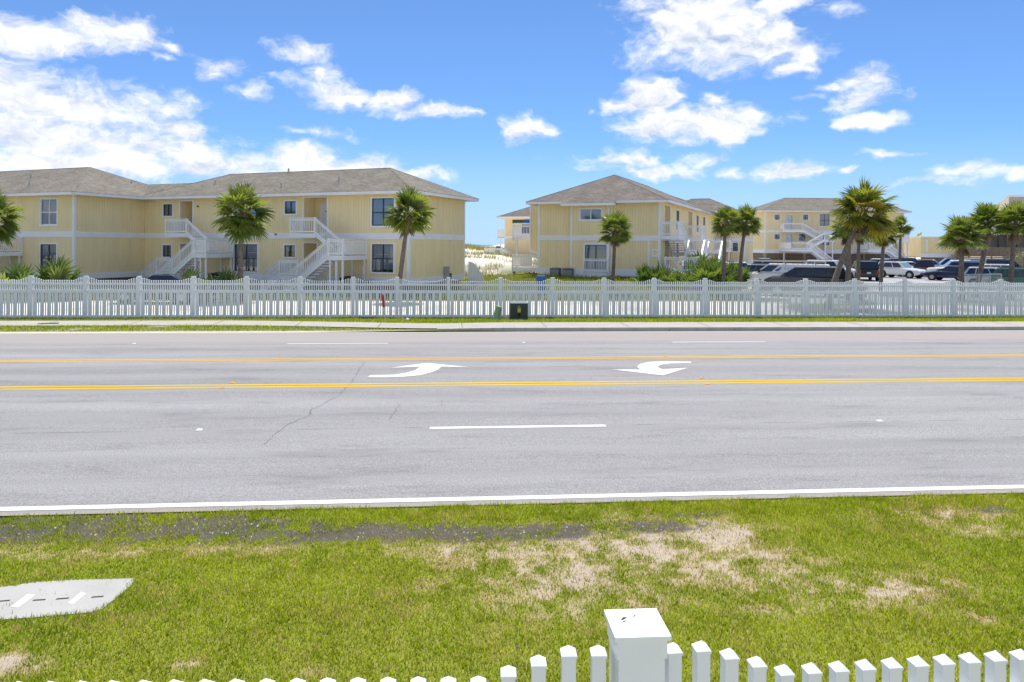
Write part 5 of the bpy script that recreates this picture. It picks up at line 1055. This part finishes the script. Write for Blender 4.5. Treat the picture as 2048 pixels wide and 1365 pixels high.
SPEC = {  # L, W, belt, H, wheel r, cabin base rear/front, roof rear/front, top profile
 'sedan': (4.75, 1.84, .95, 1.46, .33, -.36, .20, -.17, .04, [(-.5,.60),(-.485,.88),(-.40,.96),(-.3,.96),(.18,.96),(.32,.88),(.45,.76),(.495,.62),(.5,.45)]),
 'suv': (4.65, 1.88, 1.06, 1.68, .36, -.485, .20, -.40, .05, [(-.5,.70),(-.49,1.0),(-.45,1.06),(.18,1.06),(.30,1.02),(.44,.93),(.49,.78),(.5,.50)]),
 'bigsuv': (5.2, 2.0, 1.14, 1.86, .40, -.488, .18, -.45, .06, [(-.5,.72),(-.492,1.08),(-.46,1.14),(.17,1.14),(.3,1.12),(.45,1.04),(.492,.88),(.5,.55)]),
 'minivan': (5.15, 1.99, 1.27, 1.90, .37, -.490, .28, -.45, .10, [(-.5,.65),(-.492,1.20),(-.46,1.27),(.26,1.27),(.38,1.20),(.46,1.04),(.495,.68),(.5,.48)]),
 'van': (6.0, 2.02, 1.30, 1.92, .37, -.492, .33, -.485, .20, [(-.5,.62),(-.496,1.24),(-.48,1.30),(.31,1.30),(.36,1.27),(.46,1.17),(.495,.88),(.5,.55)]),
 'pickup': (5.7, 1.99, 1.14, 1.88, .40, -.16, .22, -.12, .08, [(-.5,.70),(-.498,1.10),(-.495,1.14),(.20,1.14),(.3,1.12),(.45,1.04),(.492,.88),(.5,.55)])}
SHADE = {}
def car(kind, paint, px, Z, ang, label, glass=None, flip=False, z=-.02):
    L_, W_, belt, H_, wr, cb, cf, rb_, rf_, prof = SPEC[kind]; w = W_/2; mp = PAINT[paint]
    t = thing({'bigsuv': 'suv', 'van': 'cargo_van', 'pickup': 'pickup_truck', 'suv': 'crossover_car', 'sedan': 'sedan_car'}.get(kind, kind), label, {'van': 'van', 'minivan': 'van', 'pickup': 'pickup', 'sedan': 'car'}.get(kind, 'suv'), cw((px-PX)/F*Z, Z, z), math.atan2(RGT.y, RGT.x)+R(ang), 'vehicles in the parking lot')
    mb = MB(); k = 9
    for (xn, zt) in prof:
        x = xn*L_; tw = w*(1 if abs(xn) < .40 else 1-.16*((abs(xn)-.40)/.10)**2); zb = .34 if abs(xn) < .47 else .42
        for (y, z_) in ((-tw*.93, zb), (-tw, min(zb+.16, zt-.1)), (-tw*.995, zt-.12), (-tw*.90, zt-.015), (0, zt+.02), (tw*.90, zt-.015), (tw*.995, zt-.12), (tw, min(zb+.16, zt-.1)), (tw*.93, zb)): mb.v.append((x, y, z_))
    for i in range(len(prof)-1):
        for j in range(k-1): mb.f.append((i*k+j, i*k+j+1, (i+1)*k+j+1, (i+1)*k+j))
    mb.f += [tuple(range(k)), tuple(reversed(range((len(prof)-1)*k, len(prof)*k)))]
    for i in range(len(prof)-1): mb.f.append((i*k+k-1, i*k, (i+1)*k, (i+1)*k+k-1))
    mb.build('body', mp, t, smooth=False)
    b0, b1_, r0, r1_ = cb*L_, cf*L_, rb_*L_, rf_*L_; bw, rw_ = w*.93, w*(.78 if kind != 'van' else .88); zb = belt-.01
    B = [(b0,-bw,zb),(b1_,-bw*.97,zb),(b1_,bw*.97,zb),(b0,bw,zb)]; T = [(r0,-rw_,H_-.05),(r1_,-rw_*.97,H_-.05),(r1_,rw_*.97,H_-.05),(r0,rw_,H_-.05)]; T2 = [(r0+.12,-rw_*.82,H_),(r1_-.1,-rw_*.8,H_),(r1_-.1,rw_*.8,H_),(r0+.12,rw_*.82,H_)]
    mb = MB(); mb.v = B+T+T2; mb.f = [(0,1,5,4),(2,3,7,6),(1,2,6,5),(3,0,4,7)]+[(4+i, 4+(i+1) % 4, 8+(i+1) % 4, 8+i) for i in range(4)]+[(8,9,10,11)]; mb.build('cabin', mp, t)
    V3 = lambda p: Vector(p)
    def quad_on(a, b, c, d, u0, u1, v0, v1, off):
        f = lambda u, v_: (V3(a)*(1-u)+V3(b)*u)*(1-v_)+(V3(d)*(1-u)+V3(c)*u)*v_; n = (V3(b)-V3(a)).cross(V3(d)-V3(a)).normalized()*off
        return [f(u0, v0)+n, f(u1, v0)+n, f(u1, v1)+n, f(u0, v1)+n]
    MB().face(quad_on(B[1], B[2], T[2], T[1], .05, .95, .06, .95, .012)).build('windscreen', glass or MT['cshield'], t); MB().face(quad_on(B[3], B[0], T[0], T[3], .08, .92, .12, .92, .012)).build('rear_window', MT['cglass'], t)
    sp = {'van': [(.80, .965)], 'pickup': [(.06, .47), (.52, .94)], 'sedan': [(.12, .47), (.51, .92)], 'suv': [(.07, .26), (.29, .60), (.63, .93)], 'bigsuv': [(.05, .28), (.31, .62), (.65, .94)], 'minivan': [(.05, .32), (.35, .62), (.65, .92)]}[kind]
    for (u0, u1) in sp:
        MB().face(quad_on(B[0], B[1], T[1], T[0], u0, u1, .10, .90, .012)).build('side_window', MT['cglass'], t); MB().face(quad_on(B[2], B[3], T[3], T[2], 1-u1, 1-u0, .10, .90, .012)).build('side_window', MT['cglass'], t)
    wb = L_*.30
    for x in (-wb-.02, wb+.05):
        for s in (-1, 1):
            MB().tube([(x, s*(w-.10), wr+.03), (x, s*(w+.006), wr+.03)], [wr+.075, wr+.07], 18).build('wheel_arch', MT['trimb'], t)
            wh = MB().tube([(x, s*(w-.2), wr), (x, s*(w+.02), wr), (x, s*(w+.028), wr)], [wr, wr, wr*.9], 18).build('wheel', MT['tyre'], t); MB().tube([(x, s*(w+.022), wr), (x, s*(w+.034), wr)], [wr*.66, wr*.60], 10).build('rim', MT['rim'], wh)
    e = L_/2; zf = prof[-2][1]; zr_ = prof[1][1]
    for s in (-1, 1):
        mb = MB(); mb.v = [(e*.93,s*w*.90,zf-.14),(e*1.004,s*w*.60,zf-.16),(e*1.0,s*w*.60,zf-.02),(e*.90,s*w*.93,zf+.04)]; mb.f = [(0,1,2,3)]; mb.build('headlight', MT['lamp'], t)
        h0 = .42 if kind in ('van', 'minivan', 'suv', 'bigsuv', 'pickup') else .22; mb = MB().box(-e-.012, -e+.12, min(s*w*.66, s*w*.86), max(s*w*.66, s*w*.86), zr_-.10-h0+.1, zr_-.05); mb.build('tail_light', MT['tail'], t)
        MB().box(b1_-.30, b1_-.16, min(s*(w*.95), s*(w+.17)), max(s*(w*.95), s*(w+.17)), belt, belt+.17).build('mirror', mp if kind != 'van' else MT['trimb'], t)
    MB().box(e*.965, e*1.006, -w*.52, w*.52, .52, zf-.16).build('grille', MT['trimb'], t); MB().box(e*.97, e*1.012, -w*.74, w*.74, .36, .50).build('front_bumper', MT['trimb'], t); MB().box(-e*1.012, -e*.97, -w*.8, w*.8, .38, .56).build('rear_bumper', MT['trimb'] if kind != 'pickup' else MT['rim'], t); MB().box(-e*1.016, -e*1.0, -.17, .17, .70, .84).build('number_plate', MT['plate'], t)
    if kind == 'pickup': MB().box(-e+.10, b0-.06, -w*.80, w*.80, belt-.02, belt+.022).build('bed', MT['trimb'], t)
    if kind in ('suv', 'bigsuv'):
        for s in (-1, 1): MB().tube([(r0+.2, s*rw_*.86, H_+.03), (r1_-.3, s*rw_*.86, H_+.03)], [.022, .022], 6).build('roof_rail', MT['trimb'], t)
    return t
LA = 157.                                     # parked along the houses' line, nose to the left
v = car('van', 'white', 1572, 53.5, LA, 'white cargo van with a ladder on its roof and a blue emblem')
# emblem and ladder rack of the van
bm = pmat('emblem_blue', (.03, .09, .32), .4, .1); bm2 = pmat('emblem_pale', (.45, .55, .72), .4, .1); mb = MB(); yv = 1.012*1.01-.02
def vq(x, z): return (x, 1.0-.055*(z-1.30)*1.5+.014, z)
mb.face([vq(x, z) for x, z in ((.70,1.42),(.50,1.39),(.32,1.52),(.22,1.72),(.42,1.60),(.62,1.50))]); mb.build('emblem', bm, v)
mb = MB()
for i, (x, h) in enumerate(((.05,.22),(-.15,.14),(-.32,.14),(-.50,.14),(-.70,.22),(-.88,.14),(-1.06,.14))): mb.face([vq(x, 1.50), vq(x-.11, 1.50), vq(x-.11, 1.50+h), vq(x, 1.50+h)])
mb.build('lettering', bm2, v)
ld = thing('ladder', 'long pale extension ladder lying on the roof rack of the white van', 'ladder', v.location+Vector((0,0,1.90)), v.rotation_euler.z); lm = pmat('ladder_fibreglass', (.62, .58, .50), .5, .1)
for s in (.25, .75): MB().box(-2.7, 2.2, s-.04, s+.04, .16, .26).build('ladder_rail', lm, ld)
for i in range(15): MB().box(-2.5+i*.33, -2.44+i*.33, .29, .71, .18, .24).build('rung', pmat('rung_red', (.30, .10, .05), .6, .1) if i == 0 else bpy.data.materials['rung_red'], ld)
for x in (-2.0, 0., 1.6):
    mb = MB().box(x-.03, x+.03, -.85, .85, .08, .14); mb.box(x-.03, x+.03, -.85, -.80, -.02, .08); mb.box(x-.03, x+.03, .80, .85, -.02, .08); mb.build('rack_bar', MT['dark_metal'], v, (0,0,1.90))
car('minivan', 'black', 1609, 47.5, LA, 'black minivan parked in front of the white cargo van')
car('suv', 'slate', 1502, 62, LA, 'slate grey crossover partly behind the white van hood'); car('suv', 'white', 1480, 70, 20, 'white crossover behind the palm pair next to the thicket')
car('pickup', 'slate', 1527, 80, LA, 'slate pickup below the slatted base left of the stairs'); car('suv', 'white', 1637, 80, 215, 'white crossover just behind the ladder of the van'); car('bigsuv', 'white', 1668, 72, 320, 'white suv with a pale windscreen behind the leaning trunk', MT['cshield'])
car('bigsuv', 'black', 1727, 71, 75, 'black suv seen from behind between the palm trunks'); car('pickup', 'sky', 1762, 84, 20, 'pale blue pickup below the right stairs of the raised house')
car('pickup', 'slate', 1778, 88, LA+25, 'slate blue pickup directly behind the white crossover'); car('suv', 'white', 1801, 77, 304, 'white crossover with front grille next to the maroon pickup')
car('bigsuv', 'black', 1818, 92, 20, 'black car with roof rails below the small round palm'); car('sedan', 'white', 1822, 90, 340, 'white car between the white crossover and the annexe'); car('pickup', 'maroon', 1851, 80, 150, 'maroon pickup showing its tail beside the white crossover')
car('suv', 'sky', 1866, 92, 330, 'pale blue hatchback behind the maroon pickup'); car('sedan', 'navy', 1905, 71, 130, 'navy sedan with red tail lamps beside the thick palm trunk'); car('pickup', 'navy', 1900, 92, 160, 'dark navy pickup in front of the flat roofed annexe')
car('pickup', 'white', 1913, 78, 160, 'white pickup behind the navy sedan'); car('bigsuv', 'blue', 1962, 70, 320, 'blue suv with a green tinted windscreen beside the leaning palm'); car('suv', 'sky', 1952, 92, 20, 'pale silver blue car below the timber terrace wall')
car('sedan', 'red', 1990, 86, 15, 'red car below the terrace of the beach bar'); car('bigsuv', 'navy', 2018, 82, 340, 'dark navy suv in front of the beach bar terrace'); car('suv', 'white', 2014, 68, 330, 'white suv behind the silver crossover and pipe rail')
car('suv', 'silver', 1996, 57, 320, 'silver crossover parked behind the pipe rail'); car('suv', 'green', 2052, 55, 330, 'green car at the edge of the lot beside the leafy palm'); car('sedan', 'black', 325, 38.6, 180, 'black car behind the fence in front of the inner corner stair', z=.0)
# ------------------------------------------------------------------ person on the terrace
def person(label, p, rz):
    t = thing('person', label, 'person', p, rz)
    J = {'pel': (0,0,.95), 'sp': (0,.01,1.2), 'ch': (0,.01,1.38), 'nk': (0,.0,1.5), 'hd': (0,-.02,1.60), 'ht': (0,-.02,1.72), 'lh': (.09,0,.90), 'lk': (.10,-.02,.5), 'la': (.10,.0,.08), 'lf': (.10,-.15,.04), 'rh': (-.09,0,.90), 'rk': (-.10,-.02,.5), 'ra': (-.10,.0,.08), 'rf': (-.10,-.15,.04),
         'ls': (.19,.01,1.42), 'le': (.24,-.05,1.16), 'lw': (.14,-.26,1.30), 'lt': (.10,-.30,1.40), 'rs': (-.19,.01,1.42), 're': (-.24,-.05,1.16), 'rw': (-.15,-.26,1.28), 'rt': (-.10,-.30,1.38)}
    Rr = {'pel': .14, 'sp': .13, 'ch': .145, 'nk': .055, 'hd': .085, 'ht': .06, 'lh': .085, 'lk': .06, 'la': .042, 'lf': .035, 'rh': .085, 'rk': .06, 'ra': .042, 'rf': .035, 'ls': .06, 'le': .045, 'lw': .032, 'lt': .03, 'rs': .06, 're': .045, 'rw': .032, 'rt': .03}
    ed = [('pel','sp'),('sp','ch'),('ch','nk'),('nk','hd'),('hd','ht'),('pel','lh'),('lh','lk'),('lk','la'),('la','lf'),('pel','rh'),('rh','rk'),('rk','ra'),('ra','rf'),('ch','ls'),('ls','le'),('le','lw'),('lw','lt'),('ch','rs'),('rs','re'),('re','rw'),('rw','rt')]
    nm = list(J); me = bpy.data.meshes.new('body'); me.from_pydata([J[k] for k in nm], [(nm.index(a), nm.index(b)) for a, b in ed], []); o = put('body', me, t)
    sk = o.modifiers.new('skin', 'SKIN'); 
    for i, k in enumerate(nm): me.skin_vertices[0].data[i].radius = (Rr[k], Rr[k]); me.skin_vertices[0].data[i].use_root = k == 'pel'
    o.modifiers.new('sub', 'SUBSURF').levels = 2; o.modifiers['sub'].render_levels = 2
    m, n, l, b = newmat('person_clothes'); tcn = n.new('ShaderNodeTexCoord').outputs['Object']; s = n.new('ShaderNodeSeparateXYZ'); l.new(tcn, s.inputs[0])
    r = n.new('ShaderNodeValToRGB'); r.color_ramp.interpolation = 'CONSTANT'; e = r.color_ramp.elements; e[0].color = (.10,.08,.06,1); e[0].position = 0; e[1].position = .055; e[1].color = (.45,.27,.19,1)
    for pos, c in ((.27, (.16,.17,.2,1)), (.53, (.30,.48,.72,1)), (.835, (.45,.27,.19,1))): x = e.new(pos); x.color = c
    l.new(mm(n, l, 'DIVIDE', s.outputs[2], 1.8), r.inputs[0]); l.new(r.outputs[0], b.inputs['Base Color']); b.inputs['Roughness'].default_value = .8; me.materials.append(m)
    hm = pmat('straw_hat', (.74, .68, .56), .9, .1); MB().tube([(0,-.02,1.655),(0,-.02,1.665),(0,-.02,1.68),(0,-.02,1.78),(0,-.02,1.80)], [.22,.22,.12,.105,.05], 16).build('hat', hm, t)
    return t
pp = at(1957, 503, 109.2); person('person in a pale blue shirt and straw hat standing at the terrace wall', Vector((pp.x, pp.y, zd-1.20)), 0)
